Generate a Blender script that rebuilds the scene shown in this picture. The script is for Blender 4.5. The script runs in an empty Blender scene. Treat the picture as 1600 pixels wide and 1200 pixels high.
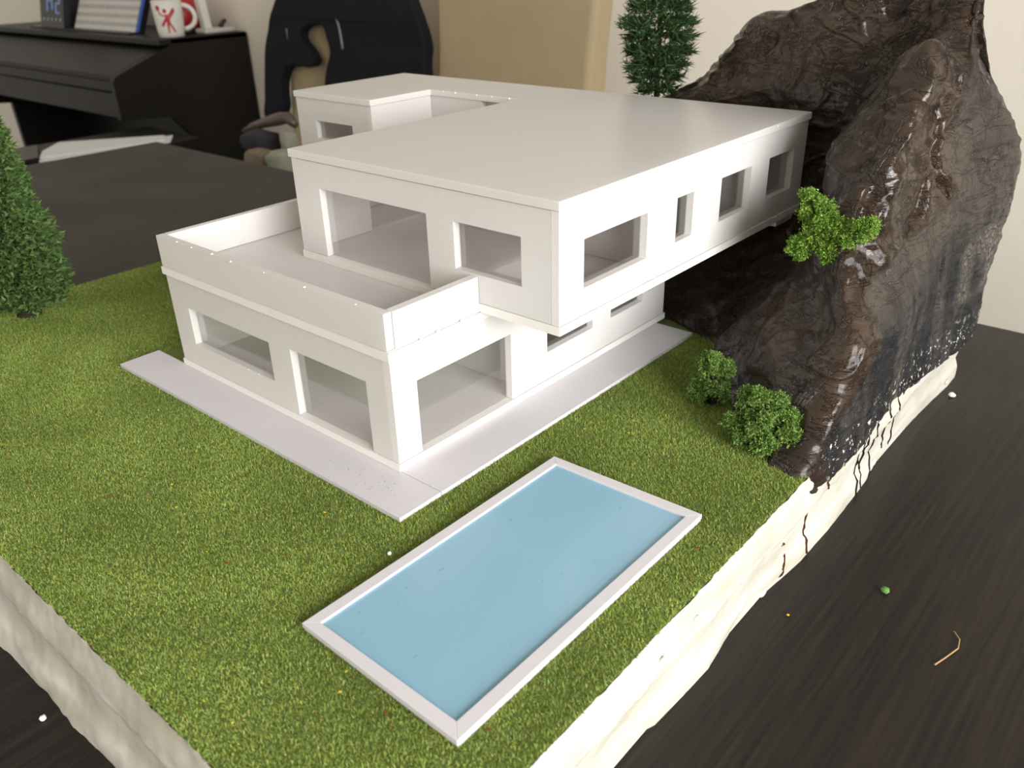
import bpy, bmesh, math, random
import numpy as np
from mathutils import Vector, Matrix, noise

# ------------------------------------------------------------------ frame
# The model is laid out in "model units" (u): x along the long right hand facade, y along the
# left hand facade, z up, origin at the near bottom corner of the house. 1 u = 0.72 m.
S = 0.72
ZT = -0.0800                     # table top (u)
ZF = ZT - 0.735 / S              # room floor (u)
def W(p):
    return Vector((p[0] * S, p[1] * S, (p[2] - ZF) * S))

scene = bpy.context.scene
COL = scene.collection
random.seed(7)
rng = np.random.default_rng(11)

# ------------------------------------------------------------------ camera
F_PX = 1318.75
yaw, pit, rol = 0.7232, -0.4764, -0.0289
fwd = Vector((math.cos(pit) * math.cos(yaw), math.cos(pit) * math.sin(yaw), math.sin(pit)))
rt = Vector((math.sin(yaw), -math.cos(yaw), 0)); up = rt.cross(fwd)
r2 = math.cos(rol) * rt + math.sin(rol) * up
u2 = -math.sin(rol) * rt + math.cos(rol) * up
cam_d = bpy.data.cameras.new('camera'); cam = bpy.data.objects.new('camera', cam_d); COL.objects.link(cam)
cam_d.sensor_fit = 'HORIZONTAL'; cam_d.sensor_width = 36.0
cam_d.lens = F_PX / 1600.0 * 36.0
cam_d.clip_start = 0.01; cam_d.clip_end = 60
M = Matrix.Identity(4)
for i in range(3):
    M[i][0], M[i][1], M[i][2] = r2[i], u2[i], -fwd[i]
M.translation = W((-0.3443, -0.4184, 0.3473))
cam.matrix_world = M
cam_d.dof.use_dof = True; cam_d.dof.focus_distance = 0.47; cam_d.dof.aperture_fstop = 15.0
scene.camera = cam

# ------------------------------------------------------------------ world, daylight, exposure
world = bpy.data.worlds.new('room_light'); scene.world = world; world.use_nodes = True
bg = world.node_tree.nodes['Background']
bg.inputs['Color'].default_value = (1.0, 0.93, 0.82, 1); bg.inputs['Strength'].default_value = 0.50

def area(name, loc_u, size, target_u, power, color):
    d = bpy.data.lights.new(name, 'AREA'); d.shape = 'RECTANGLE'
    d.size, d.size_y = size; d.energy = power; d.color = color
    o = bpy.data.objects.new(name, d); COL.objects.link(o)
    o.location = W(loc_u)
    o.rotation_euler = (W(target_u) - W(loc_u)).to_track_quat('-Z', 'Y').to_euler()
    return o
WIN = dict(x0=-1.6, x1=0.4, z0=0.05, z1=1.40, y=-2.30)
WIN2 = dict(y0=0.6, y1=3.2, z0=-0.20, z1=1.25, x=-3.10)
area('window_daylight', ((WIN['x0'] + WIN['x1']) / 2, WIN['y'] - 0.06, (WIN['z0'] + WIN['z1']) / 2),
     ((WIN['x1'] - WIN['x0']) * S, (WIN['z1'] - WIN['z0']) * S),
     ((WIN['x0'] + WIN['x1']) / 2, 0, (WIN['z0'] + WIN['z1']) / 2), 84.0, (1.0, 0.985, 0.97))
area('window_daylight', (WIN2['x'] - 0.06, (WIN2['y0'] + WIN2['y1']) / 2, (WIN2['z0'] + WIN2['z1']) / 2),
     ((WIN2['y1'] - WIN2['y0']) * S, (WIN2['z1'] - WIN2['z0']) * S),
     (0, (WIN2['y0'] + WIN2['y1']) / 2, (WIN2['z0'] + WIN2['z1']) / 2), 8.0, (1.0, 0.94, 0.84))

vs = scene.view_settings
vs.view_transform = 'Standard'; vs.look = 'None'; vs.gamma = 1.0; vs.use_curve_mapping = False
vs.exposure = 0.0
scene.cycles.diffuse_bounces = 6; scene.cycles.max_bounces = 12; scene.cycles.transparent_max_bounces = 16

# ------------------------------------------------------------------ helpers
ORG = {}
def tag(o, label=None, cat=None, group=None, kind=None):
    if label: o['label'] = label
    if cat: o['category'] = cat
    if group: o['group'] = group
    if kind: o['kind'] = kind
    return o

def thing(name, label, cat, base, group=None):
    o = bpy.data.objects.new(name, None); COL.objects.link(o)
    o.empty_display_size = 0.02
    o.location = W(base); ORG[o.name] = W(base)
    return tag(o, label, cat, group)

def obj(name, verts, faces, mat, parent=None, base=None, smooth=False, uvcol=None, attrs=None):
    """verts in model units -> one mesh object"""
    v = np.asarray(verts, float).reshape(-1, 3)
    w = np.empty_like(v); w[:, 0] = v[:, 0] * S; w[:, 1] = v[:, 1] * S; w[:, 2] = (v[:, 2] - ZF) * S
    if parent is not None:
        org = ORG[parent.name]
    else:
        if base is None:
            base_w = Vector(((w[:, 0].min() + w[:, 0].max()) / 2, (w[:, 1].min() + w[:, 1].max()) / 2, w[:, 2].min()))
        else:
            base_w = W(base)
        org = base_w
    w -= np.array(org)
    me = bpy.data.meshes.new(name)
    if isinstance(faces, np.ndarray):
        n, k = faces.shape
        me.vertices.add(len(w)); me.vertices.foreach_set('co', w.astype(np.float32).ravel())
        me.loops.add(n * k); me.loops.foreach_set('vertex_index', faces.astype(np.int32).ravel())
        me.polygons.add(n)
        me.polygons.foreach_set('loop_start', np.arange(0, n * k, k, dtype=np.int32))
        me.update(calc_edges=True)
    else:
        me.from_pydata([tuple(x) for x in w], [], faces)
    me.validate()
    if not isinstance(faces, np.ndarray):
        bm = bmesh.new(); bm.from_mesh(me); bmesh.ops.recalc_face_normals(bm, faces=bm.faces); bm.to_mesh(me); bm.free()
    if uvcol is not None:
        a = me.color_attributes.new('Col', 'FLOAT_COLOR', 'POINT')
        c = np.ones((len(w), 4), np.float32); c[:, :3] = uvcol
        a.data.foreach_set('color', c.ravel())
    if attrs:
        for k_, val in attrs.items():
            a = me.attributes.new(k_, 'FLOAT', 'POINT'); a.data.foreach_set('value', np.asarray(val, np.float32))
    if mat: me.materials.append(mat)
    if smooth:
        me.polygons.foreach_set('use_smooth', np.ones(len(me.polygons), bool))
    o = bpy.data.objects.new(name, me); COL.objects.link(o)
    if parent is not None:
        o.parent = parent
    else:
        o.location = org
    ORG[o.name] = org
    return o

class MB:
    def __init__(s): s.v = []; s.f = []
    def add(s, v, f):
        n = len(s.v); s.v += [tuple(x) for x in v]; s.f += [tuple(i + n for i in q) for q in f]; return s
    def box(s, a, b):
        x0, y0, z0 = a; x1, y1, z1 = b
        return s.add([(x0,y0,z0),(x1,y0,z0),(x1,y1,z0),(x0,y1,z0),(x0,y0,z1),(x1,y0,z1),(x1,y1,z1),(x0,y1,z1)],
                     [(0,3,2,1),(4,5,6,7),(0,1,5,4),(1,2,6,5),(2,3,7,6),(3,0,4,7)])
    def prism(s, poly, axis, a, b):
        """poly of 2-D points in the two other axes (order kept), extruded along axis from a to b"""
        def P(q, h):
            if axis == 0: return (h, q[0], q[1])
            if axis == 1: return (q[0], h, q[1])
            return (q[0], q[1], h)
        n = len(poly)
        v = [P(q, a) for q in poly] + [P(q, b) for q in poly]
        f = [tuple(range(n)), tuple(range(2 * n - 1, n - 1, -1))]
        f += [(i, (i + 1) % n, n + (i + 1) % n, n + i) for i in range(n)]
        return s.add(v, f)
    def tube(s, pts, rad, seg=8, caps=True):
        pts = [Vector(p) for p in pts]; n = len(pts)
        rad = rad if isinstance(rad, (list, tuple)) else [rad] * n
        rings = []; ref = Vector((0.31, 0.52, 0.79))
        for i, p in enumerate(pts):
            d = (pts[min(i + 1, n - 1)] - pts[max(i - 1, 0)]).normalized()
            a = d.cross(ref)
            if a.length < 1e-4: a = d.cross(Vector((1, 0, 0)))
            a.normalize(); b = d.cross(a)
            rings.append([p + rad[i] * (math.cos(2*math.pi*k/seg) * a + math.sin(2*math.pi*k/seg) * b) for k in range(seg)])
        v = [q for r in rings for q in r]; f = []
        for i in range(n - 1):
            for k in range(seg):
                f.append((i*seg+k, i*seg+(k+1)%seg, (i+1)*seg+(k+1)%seg, (i+1)*seg+k))
        if caps:
            f.append(tuple(range(seg-1, -1, -1))); f.append(tuple((n-1)*seg + k for k in range(seg)))
        return s.add(v, f)
    def lathe(s, prof, c, seg=28, close=False):
        n = len(prof); v = []; f = []
        for (r, z) in prof:
            for k in range(seg):
                a = 2*math.pi*k/seg; v.append((c[0] + r*math.cos(a), c[1] + r*math.sin(a), c[2] + z))
        for i in range(n - 1):
            for k in range(seg):
                f.append((i*seg+k, i*seg+(k+1)%seg, (i+1)*seg+(k+1)%seg, (i+1)*seg+k))
        if prof[0][0] > 1e-6: f.append(tuple(range(seg-1, -1, -1)))
        if prof[-1][0] > 1e-6: f.append(tuple((n-1)*seg + k for k in range(seg)))
        return s.add(v, f)
    def build(s, name, mat, parent=None, **k): return obj(name, s.v, s.f, mat, parent, **k)

def bevel(o, w, seg=2, ang=40):
    m = o.modifiers.new('bevel', 'BEVEL'); m.width = w; m.segments = seg; m.limit_method = 'ANGLE'; m.angle_limit = math.radians(ang)
    return o

# ---- materials
def nodes(name):
    m = bpy.data.materials.new(name); m.use_nodes = True
    nt = m.node_tree; return m, nt, nt.nodes['Principled BSDF']
def N(nt, typ, **props):
    n = nt.nodes.new(typ)
    for k, v in props.items(): setattr(n, k, v)
    return n
def lin(r, g, b):
    f = lambda c: (c/255/12.92) if c/255 <= 0.04045 else ((c/255+0.055)/1.055)**2.4
    return (f(r), f(g), f(b), 1)
def simple(name, rgb, rough=0.5, spec=0.5, var=0.0, scale=20, bump=0.0, bscale=200, coat=0.0, metal=0.0):
    m, nt, b = nodes(name)
    b.inputs['Roughness'].default_value = rough; b.inputs['Specular IOR Level'].default_value = spec
    b.inputs['Coat Weight'].default_value = coat; b.inputs['Metallic'].default_value = metal
    tc = N(nt, 'ShaderNodeTexCoord')
    if var > 0:
        nz = N(nt, 'ShaderNodeTexNoise'); nz.inputs['Scale'].default_value = scale; nz.inputs['Detail'].default_value = 4
        nt.links.new(tc.outputs['Object'], nz.inputs['Vector'])
        mx = N(nt, 'ShaderNodeMix', data_type='RGBA')
        mx.inputs[6].default_value = tuple(c*(1-var) for c in rgb[:3]) + (1,); mx.inputs[7].default_value = tuple(min(1, c*(1+var)) for c in rgb[:3]) + (1,)
        nt.links.new(nz.outputs['Fac'], mx.inputs[0]); nt.links.new(mx.outputs[2], b.inputs['Base Color'])
    else:
        b.inputs['Base Color'].default_value = rgb
    if bump > 0:
        nz2 = N(nt, 'ShaderNodeTexNoise'); nz2.inputs['Scale'].default_value = bscale; nz2.inputs['Detail'].default_value = 3
        nt.links.new(tc.outputs['Object'], nz2.inputs['Vector'])
        bp = N(nt, 'ShaderNodeBump'); bp.inputs['Strength'].default_value = bump; bp.inputs['Distance'].default_value = 0.002
        nt.links.new(nz2.outputs['Fac'], bp.inputs['Height']); nt.links.new(bp.outputs['Normal'], b.inputs['Normal'])
    return m

def foam_mat():
    # thin foam board lets a little light glow through
    m = simple('white_foam_board', (0.80, 0.785, 0.77, 1), 0.30, 0.35, var=0.012, scale=9)
    nt = m.node_tree; b = nt.nodes['Principled BSDF']; out = nt.nodes['Material Output']
    t = N(nt, 'ShaderNodeBsdfTranslucent'); t.inputs['Color'].default_value = (0.95, 0.93, 0.90, 1)
    mx = N(nt, 'ShaderNodeMixShader'); mx.inputs[0].default_value = 0.26
    nt.links.new(b.outputs[0], mx.inputs[1]); nt.links.new(t.outputs[0], mx.inputs[2]); nt.links.new(mx.outputs[0], out.inputs['Surface'])
    return m
M_FOAM = foam_mat()
M_EDGE = simple('foam_edge', (0.80, 0.785, 0.75, 1), 0.6, 0.3, var=0.03, scale=160, bump=0.08, bscale=600)
M_PAVE = simple('pale_lilac_card', (0.64, 0.62, 0.655, 1), 0.55, 0.3, var=0.015, scale=30)
M_POOLB = simple('pool_border_card', (0.66, 0.64, 0.67, 1), 0.5, 0.35, var=0.03, scale=25)
M_GLUE = simple('hot_glue', (0.85, 0.84, 0.82, 1), 0.2, 0.5)
M_WALL = simple('cream_plaster', (0.88, 0.83, 0.73, 1), 0.8, 0.2, var=0.03, scale=3, bump=0.35, bscale=45)
M_FLOOR = simple('dark_floor_boards', (0.05, 0.04, 0.035, 1), 0.5, 0.4, var=0.2, scale=3)
M_CHAIR = simple('tan_upholstery', (0.40, 0.325, 0.20, 1), 0.85, 0.2, var=0.10, scale=8, bump=0.2, bscale=300)
M_DARKWOOD = simple('dark_chair_wood', (0.02, 0.014, 0.01, 1), 0.4)
M_JACKET = simple('navy_quilted_cloth', (0.0055, 0.006, 0.010, 1), 0.8, 0.25, var=0.35, scale=14, bump=0.5, bscale=30)
M_ZIP = simple('grey_zip', (0.20, 0.20, 0.20, 1), 0.4)
M_PIANO = simple('black_satin_lacquer', (0.0065, 0.0055, 0.005, 1), 0.45, 0.35, var=0.1, scale=5)
M_MUG = simple('white_glazed_ceramic', (0.72, 0.71, 0.66, 1), 0.25, 0.5)
M_RED = simple('red_glaze', (0.45, 0.02, 0.03, 1), 0.4)
M_PAPER = simple('office_paper', (0.74, 0.74, 0.75, 1), 0.8, 0.2, var=0.02, scale=8)
M_BLUE = simple('blue_book_cover', (0.03, 0.10, 0.42, 1), 0.5)
M_GREYPL = simple('pale_grey_plastic', (0.55, 0.53, 0.49, 1), 0.5)
M_BLACKPL = simple('black_plastic', (0.012, 0.012, 0.014, 1), 0.3)
M_TRUNK = simple('dark_wire_trunk', (0.035, 0.028, 0.02, 1), 0.8, 0.2, var=0.3, scale=200, bump=0.5, bscale=500)
M_DRIP = simple('dark_brown_paint', (0.012, 0.008, 0.006, 1), 0.25, 0.5)
M_DRIPR = simple('rust_brown_paint', (0.055, 0.018, 0.010, 1), 0.3, 0.5)
M_CRUMB = simple('white_foam_crumb', (0.85, 0.85, 0.83, 1), 0.7)

def wood_mat():
    m, nt, b = nodes('dark_wood_table')
    tc = N(nt, 'ShaderNodeTexCoord'); mp = N(nt, 'ShaderNodeMapping')
    mp.inputs['Scale'].default_value = (13, 330, 10); mp.inputs['Rotation'].default_value = (0, 0, -0.188)
    nt.links.new(tc.outputs['Object'], mp.inputs['Vector'])
    nz = N(nt, 'ShaderNodeTexNoise'); nz.inputs['Scale'].default_value = 1.0; nz.inputs['Detail'].default_value = 6; nz.inputs['Roughness'].default_value = 0.65
    nt.links.new(mp.outputs['Vector'], nz.inputs['Vector'])
    n2 = N(nt, 'ShaderNodeTexNoise'); n2.inputs['Scale'].default_value = 7; n2.inputs['Detail'].default_value = 5
    nt.links.new(tc.outputs['Object'], n2.inputs['Vector'])
    cr = N(nt, 'ShaderNodeValToRGB')
    cr.color_ramp.elements[0].position = 0.38; cr.color_ramp.elements[0].color = (0.008, 0.0062, 0.005, 1)
    cr.color_ramp.elements[1].position = 0.70; cr.color_ramp.elements[1].color = (0.025, 0.0180, 0.0125, 1)
    nt.links.new(nz.outputs['Fac'], cr.inputs['Fac'])
    nt.links.new(cr.outputs['Color'], b.inputs['Base Color'])
    mr = N(nt, 'ShaderNodeMapRange'); mr.inputs['To Min'].default_value = 0.36; mr.inputs['To Max'].default_value = 0.58
    nt.links.new(n2.outputs['Fac'], mr.inputs['Value']); nt.links.new(mr.outputs['Result'], b.inputs['Roughness'])
    bp = N(nt, 'ShaderNodeBump'); bp.inputs['Strength'].default_value = 0.12; bp.inputs['Distance'].default_value = 0.0008
    nt.links.new(nz.outputs['Fac'], bp.inputs['Height']); nt.links.new(bp.outputs['Normal'], b.inputs['Normal'])
    b.inputs['Specular IOR Level'].default_value = 0.30
    return m
M_TABLE = wood_mat()

def pane_mat():
    m = bpy.data.materials.new('clear_acetate'); m.use_nodes = True; nt = m.node_tree; nt.nodes.clear()
    out = N(nt, 'ShaderNodeOutputMaterial'); t = N(nt, 'ShaderNodeBsdfTransparent'); g = N(nt, 'ShaderNodeBsdfGlossy'); lw = N(nt, 'ShaderNodeLayerWeight'); fr = N(nt, 'ShaderNodeMapRange')
    nz = N(nt, 'ShaderNodeTexNoise'); nz.inputs['Scale'].default_value = 6
    mx0 = N(nt, 'ShaderNodeMix', data_type='RGBA'); mx0.inputs[6].default_value = (0.955, 0.95, 0.96, 1); mx0.inputs[7].default_value = (0.97, 0.965, 0.97, 1)
    nt.links.new(nz.outputs['Fac'], mx0.inputs[0]); nt.links.new(mx0.outputs[2], t.inputs['Color'])
    g.inputs['Roughness'].default_value = 0.08; lw.inputs['Blend'].default_value = 0.35; fr.inputs['To Min'].default_value = 0.025; fr.inputs['To Max'].default_value = 0.30; nt.links.new(lw.outputs['Facing'], fr.inputs['Value'])
    mx = N(nt, 'ShaderNodeMixShader'); nt.links.new(fr.outputs[0], mx.inputs[0]); nt.links.new(t.outputs[0], mx.inputs[1]); nt.links.new(g.outputs[0], mx.inputs[2])
    nt.links.new(mx.outputs[0], out.inputs['Surface']); return m
M_PANE = pane_mat()

def water_mat():
    m, nt, b = nodes('pool_blue_sheet')
    tc = N(nt, 'ShaderNodeTexCoord'); nz = N(nt, 'ShaderNodeTexNoise'); nz.inputs['Scale'].default_value = 9; nz.inputs['Detail'].default_value = 3
    nt.links.new(tc.outputs['Object'], nz.inputs['Vector'])
    mp = N(nt, 'ShaderNodeMapping'); mp.inputs['Scale'].default_value = (55, 160, 1); mp.inputs['Rotation'].default_value = (0, 0, 0.8)
    nt.links.new(tc.outputs['Object'], mp.inputs['Vector'])
    n2 = N(nt, 'ShaderNodeTexNoise'); n2.inputs['Scale'].default_value = 2.2; n2.inputs['Detail'].default_value = 1
    nt.links.new(mp.outputs['Vector'], n2.inputs['Vector'])
    th = N(nt, 'ShaderNodeMapRange'); th.inputs['From Min'].default_value = 0.73; th.inputs['From Max'].default_value = 0.80
    nt.links.new(n2.outputs['Fac'], th.inputs['Value'])
    a = N(nt, 'ShaderNodeMix', data_type='RGBA'); a.inputs[6].default_value = lin(134, 177, 200); a.inputs[7].default_value = lin(139, 181, 203)
    nt.links.new(nz.outputs['Fac'], a.inputs[0])
    c = N(nt, 'ShaderNodeMix', data_type='RGBA'); c.inputs[7].default_value = lin(112, 157, 183)
    nt.links.new(th.outputs['Result'], c.inputs[0]); nt.links.new(a.outputs[2], c.inputs[6])
    nt.links.new(c.outputs[2], b.inputs['Base Color'])
    b.inputs['Roughness'].default_value = 0.22; b.inputs['Specular IOR Level'].default_value = 0.45
    return m
M_WATER = water_mat()

def attr_mat(name, rough=0.75, spec=0.2, trans=0.0):
    m, nt, b = nodes(name)
    at = N(nt, 'ShaderNodeAttribute', attribute_name='Col')
    nt.links.new(at.outputs['Color'], b.inputs['Base Color'])
    b.inputs['Roughness'].default_value = rough; b.inputs['Specular IOR Level'].default_value = spec
    return m
M_LEAF = attr_mat('model_foliage'); M_BLADE = attr_mat('grass_fibre', 0.7, 0.25)

def turf_mat():
    m, nt, b = nodes('grass_mat_backing')
    tc = N(nt, 'ShaderNodeTexCoord')
    n1 = N(nt, 'ShaderNodeTexNoise'); n1.inputs['Scale'].default_value = 420; n1.inputs['Detail'].default_value = 3
    n2 = N(nt, 'ShaderNodeTexNoise'); n2.inputs['Scale'].default_value = 9; n2.inputs['Detail'].default_value = 4
    for n in (n1, n2): nt.links.new(tc.outputs['Object'], n.inputs['Vector'])
    a = N(nt, 'ShaderNodeMix', data_type='RGBA'); a.inputs[6].default_value = (0.07, 0.11, 0.018, 1); a.inputs[7].default_value = (0.17, 0.23, 0.04, 1)
    nt.links.new(n1.outputs['Fac'], a.inputs[0])
    c = N(nt, 'ShaderNodeMix', data_type='RGBA', blend_type='MULTIPLY'); c.inputs[0].default_value = 0.5
    nt.links.new(a.outputs[2], c.inputs[6]); nt.links.new(n2.outputs['Color'], c.inputs[7])
    nt.links.new(a.outputs[2], b.inputs['Base Color'])
    b.inputs['Roughness'].default_value = 0.9
    bp = N(nt, 'ShaderNodeBump'); bp.inputs['Strength'].default_value = 0.8; bp.inputs['Distance'].default_value = 0.001
    nt.links.new(n1.outputs['Fac'], bp.inputs['Height']); nt.links.new(bp.outputs['Normal'], b.inputs['Normal'])
    return m
M_TURF = turf_mat()

def plaster_mat():
    m, nt, b = nodes('glossy_white_plaster')
    tc = N(nt, 'ShaderNodeTexCoord'); mp = N(nt, 'ShaderNodeMapping'); mp.inputs['Scale'].default_value = (14, 14, 40)
    nt.links.new(tc.outputs['Object'], mp.inputs['Vector'])
    n1 = N(nt, 'ShaderNodeTexNoise'); n1.inputs['Scale'].default_value = 1.4; n1.inputs['Detail'].default_value = 5
    nt.links.new(mp.outputs['Vector'], n1.inputs['Vector'])
    cr = N(nt, 'ShaderNodeValToRGB')
    cr.color_ramp.elements[0].position = 0.30; cr.color_ramp.elements[0].color = (0.46, 0.44, 0.36, 1)
    cr.color_ramp.elements[1].position = 0.60; cr.color_ramp.elements[1].color = (0.60, 0.585, 0.52, 1)
    nt.links.new(n1.outputs['Fac'], cr.inputs['Fac']); nt.links.new(cr.outputs['Color'], b.inputs['Base Color'])
    n2 = N(nt, 'ShaderNodeTexNoise'); n2.inputs['Scale'].default_value = 60; n2.inputs['Detail'].default_value = 4
    nt.links.new(tc.outputs['Object'], n2.inputs['Vector'])
    bp = N(nt, 'ShaderNodeBump'); bp.inputs['Strength'].default_value = 0.35; bp.inputs['Distance'].default_value = 0.002
    nt.links.new(n2.outputs['Fac'], bp.inputs['Height']); nt.links.new(bp.outputs['Normal'], b.inputs['Normal'])
    b.inputs['Roughness'].default_value = 0.42
    return m
M_PLAST = plaster_mat()

def rock_mat():
    m, nt, b = nodes('wet_brown_clay')
    tc = N(nt, 'ShaderNodeTexCoord')
    def noise_(sc, det, vec=None, rough=0.6, dist=0.0):
        n = N(nt, 'ShaderNodeTexNoise'); n.inputs['Scale'].default_value = sc; n.inputs['Detail'].default_value = det
        n.inputs['Roughness'].default_value = rough; n.inputs['Distortion'].default_value = dist
        nt.links.new(vec or tc.outputs['Object'], n.inputs['Vector']); return n
    def mapping(s, r=(0, 0, 0)):
        p = N(nt, 'ShaderNodeMapping'); p.inputs['Scale'].default_value = s; p.inputs['Rotation'].default_value = r
        nt.links.new(tc.outputs['Object'], p.inputs['Vector']); return p.outputs['Vector']
    def mix(fac, a, c, blend='MIX'):
        n = N(nt, 'ShaderNodeMix', data_type='RGBA', blend_type=blend)
        for s, v in ((0, fac), (6, a), (7, c)):
            if hasattr(v, 'links') or hasattr(v, 'is_linked'): nt.links.new(v, n.inputs[s])
            else: n.inputs[s].default_value = v
        return n.outputs[2]
    def attr(nm): return N(nt, 'ShaderNodeAttribute', attribute_name=nm).outputs['Fac']
    def mrange(v, a, c, lo=0.0, hi=1.0):
        n = N(nt, 'ShaderNodeMapRange'); n.inputs['From Min'].default_value = a; n.inputs['From Max'].default_value = c
        n.inputs['To Min'].default_value = lo; n.inputs['To Max'].default_value = hi; nt.links.new(v, n.inputs['Value']); return n.outputs['Result']
    def math_(op, a, c):
        n = N(nt, 'ShaderNodeMath', operation=op)
        for i, v in enumerate((a, c)):
            if hasattr(v, 'is_linked'): nt.links.new(v, n.inputs[i])
            else: n.inputs[i].default_value = v
        return n.outputs[0]
    big = noise_(11, 5); fine = noise_(70, 5)
    brown = mix(mrange(big.outputs['Fac'], 0.35, 0.65), (0.017, 0.0105, 0.0072, 1), (0.048, 0.0285, 0.0168, 1))
    # cut side: black and grey paint dragged in streaks
    streak = noise_(1.0, 5, mapping((60, 10, 9), (0, 0.55, 0)), 0.6)
    sidec = mix(mrange(streak.outputs['Fac'], 0.44, 0.60), (0.010, 0.011, 0.013, 1), (0.040, 0.036, 0.032, 1))
    sidec = mix(mrange(streak.outputs['Fac'], 0.64, 0.70), sidec, (0.13, 0.115, 0.095, 1))
    upper = mix(mrange(big.outputs['Fac'], 0.3, 0.7), (0.040, 0.032, 0.026, 1), (0.075, 0.060, 0.047, 1))
    sidec = mix(attr('high'), sidec, upper)
    vor = N(nt, 'ShaderNodeTexVoronoi', feature='DISTANCE_TO_EDGE'); vor.inputs['Scale'].default_value = 210
    nt.links.new(tc.outputs['Object'], vor.inputs['Vector'])
    cell = mrange(vor.outputs['Distance'], 0.02, 0.16)
    barec = mix(cell, (0.06, 0.053, 0.045, 1), (0.16, 0.14, 0.115, 1))
    sidec = mix(attr('bare'), sidec, barec)
    col = mix(attr('side'), brown, sidec)
    # grey-white glaze scuffs and plaster showing at the foot
    spk = noise_(210, 3, None, 0.7)
    foot = math_('MULTIPLY', attr('foot'), mrange(spk.outputs['Fac'], 0.60, 0.64))
    col = mix(foot, col, (0.62, 0.61, 0.58, 1))
    nt.links.new(col, b.inputs['Base Color'])
    rr = noise_(16, 4)
    rough = mrange(rr.outputs['Fac'], 0.40, 0.60, 0.20, 0.56)
    rough = math_('ADD', rough, math_('MULTIPLY', attr('side'), 0.16))
    nt.links.new(rough, b.inputs['Roughness'])
    b.inputs['Specular IOR Level'].default_value = 0.36
    nt.links.new(math_('SUBTRACT', 0.28, math_('MULTIPLY', attr('side'), 0.25)), b.inputs['Coat Weight']); b.inputs['Coat Roughness'].default_value = 0.16
    # relief: brush ridges + grit + creases
    rid = noise_(1.0, 6, mapping((9, 9, 75), (0.25, 0.1, 0)), 0.65, 0.6)
    cre = noise_(24, 6, None, 0.62, 1.4)
    cr2 = math_('ABSOLUTE', math_('SUBTRACT', cre.outputs['Fac'], 0.5), 0.0)
    crease = mrange(cr2, 0.0, 0.035, 0.0, 1.0)
    h = math_('ADD', math_('MULTIPLY', rid.outputs['Fac'], 0.9), math_('MULTIPLY', fine.outputs['Fac'], 0.45))
    h = math_('ADD', h, math_('MULTIPLY', crease, math_('SUBTRACT', 0.50, math_('MULTIPLY', attr('side'), 0.20))))
    sc1 = noise_(1.0, 4, mapping((30, 30, 110), (0.5, 0.35, 0.2)), 0.6, 1.0)      # short knife scratches
    scr = mrange(math_('ABSOLUTE', math_('SUBTRACT', sc1.outputs['Fac'], 0.56), 0.0), 0.0, 0.022)
    sc2 = noise_(1.0, 4, mapping((120, 40, 40), (0.2, 0.9, 0.4)), 0.6, 0.8)
    scr2 = mrange(math_('ABSOLUTE', math_('SUBTRACT', sc2.outputs['Fac'], 0.58), 0.0), 0.0, 0.020)
    h = math_('ADD', h, math_('MULTIPLY', math_('MULTIPLY', math_('ADD', scr, scr2), 0.45), math_('SUBTRACT', 1.0, math_('MULTIPLY', attr('side'), 0.50))))
    h = math_('ADD', h, math_('MULTIPLY', math_('MULTIPLY', attr('bare'), cell), 0.5))
    bp = N(nt, 'ShaderNodeBump'); bp.inputs['Strength'].default_value = 0.85; bp.inputs['Distance'].default_value = 0.0032
    nt.links.new(h, bp.inputs['Height']); nt.links.new(bp.outputs['Normal'], b.inputs['Normal'])
    return m
M_ROCK = rock_mat()

# ================================================================== the room
XW = 1.80
m = MB().box((-3.2, WIN['y'] - 0.25, ZF - 0.06), (XW + 0.2, 6.4, ZF)); tag(m.build('floor', M_FLOOR), kind='structure')
m = MB().box((XW, WIN['y'] - 0.25, ZF), (XW + 0.14, 6.4, 2.4)); tag(m.build('wall_back', M_WALL), kind='structure')
# the window wall to the right, outside the picture
m = MB(); yw, yb = WIN['y'], WIN['y'] - 0.2
m.box((-3.2, yb, ZF), (WIN['x0'], yw, 2.4)); m.box((WIN['x1'], yb, ZF), (XW, yw, 2.4))
m.box((WIN['x0'], yb, ZF), (WIN['x1'], yw, WIN['z0'])); m.box((WIN['x0'], yb, WIN['z1']), (WIN['x1'], yw, 2.4))
tag(m.build('wall_right', M_WALL), kind='structure')
wn = thing('window_1', None, None, (0.35, WIN['y'], WIN['z0'])); wn['kind'] = 'structure'
for nm, a, c in (('frame_rail', (WIN['x0'], -0.05, WIN['z0']), (WIN['x1'], 0, WIN['z0'] + .07)), ('frame_rail', (WIN['x0'], -0.05, WIN['z1'] - .07), (WIN['x1'], 0, WIN['z1'])),
                 ('frame_stile', (WIN['x0'], -0.05, WIN['z0'] + .07), (WIN['x0'] + .07, 0, WIN['z1'] - .07)), ('frame_stile', (WIN['x1'] - .07, -0.05, WIN['z0'] + .07), (WIN['x1'], 0, WIN['z1'] - .07)),
                 ('frame_mullion', (0.32, -0.05, WIN['z0'] + .07), (0.38, 0, WIN['z1'] - .07))):
    MB().box((a[0], WIN['y'] + a[1], a[2]), (c[0], WIN['y'] + c[1], c[2])).build(nm, M_GREYPL, wn)

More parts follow.
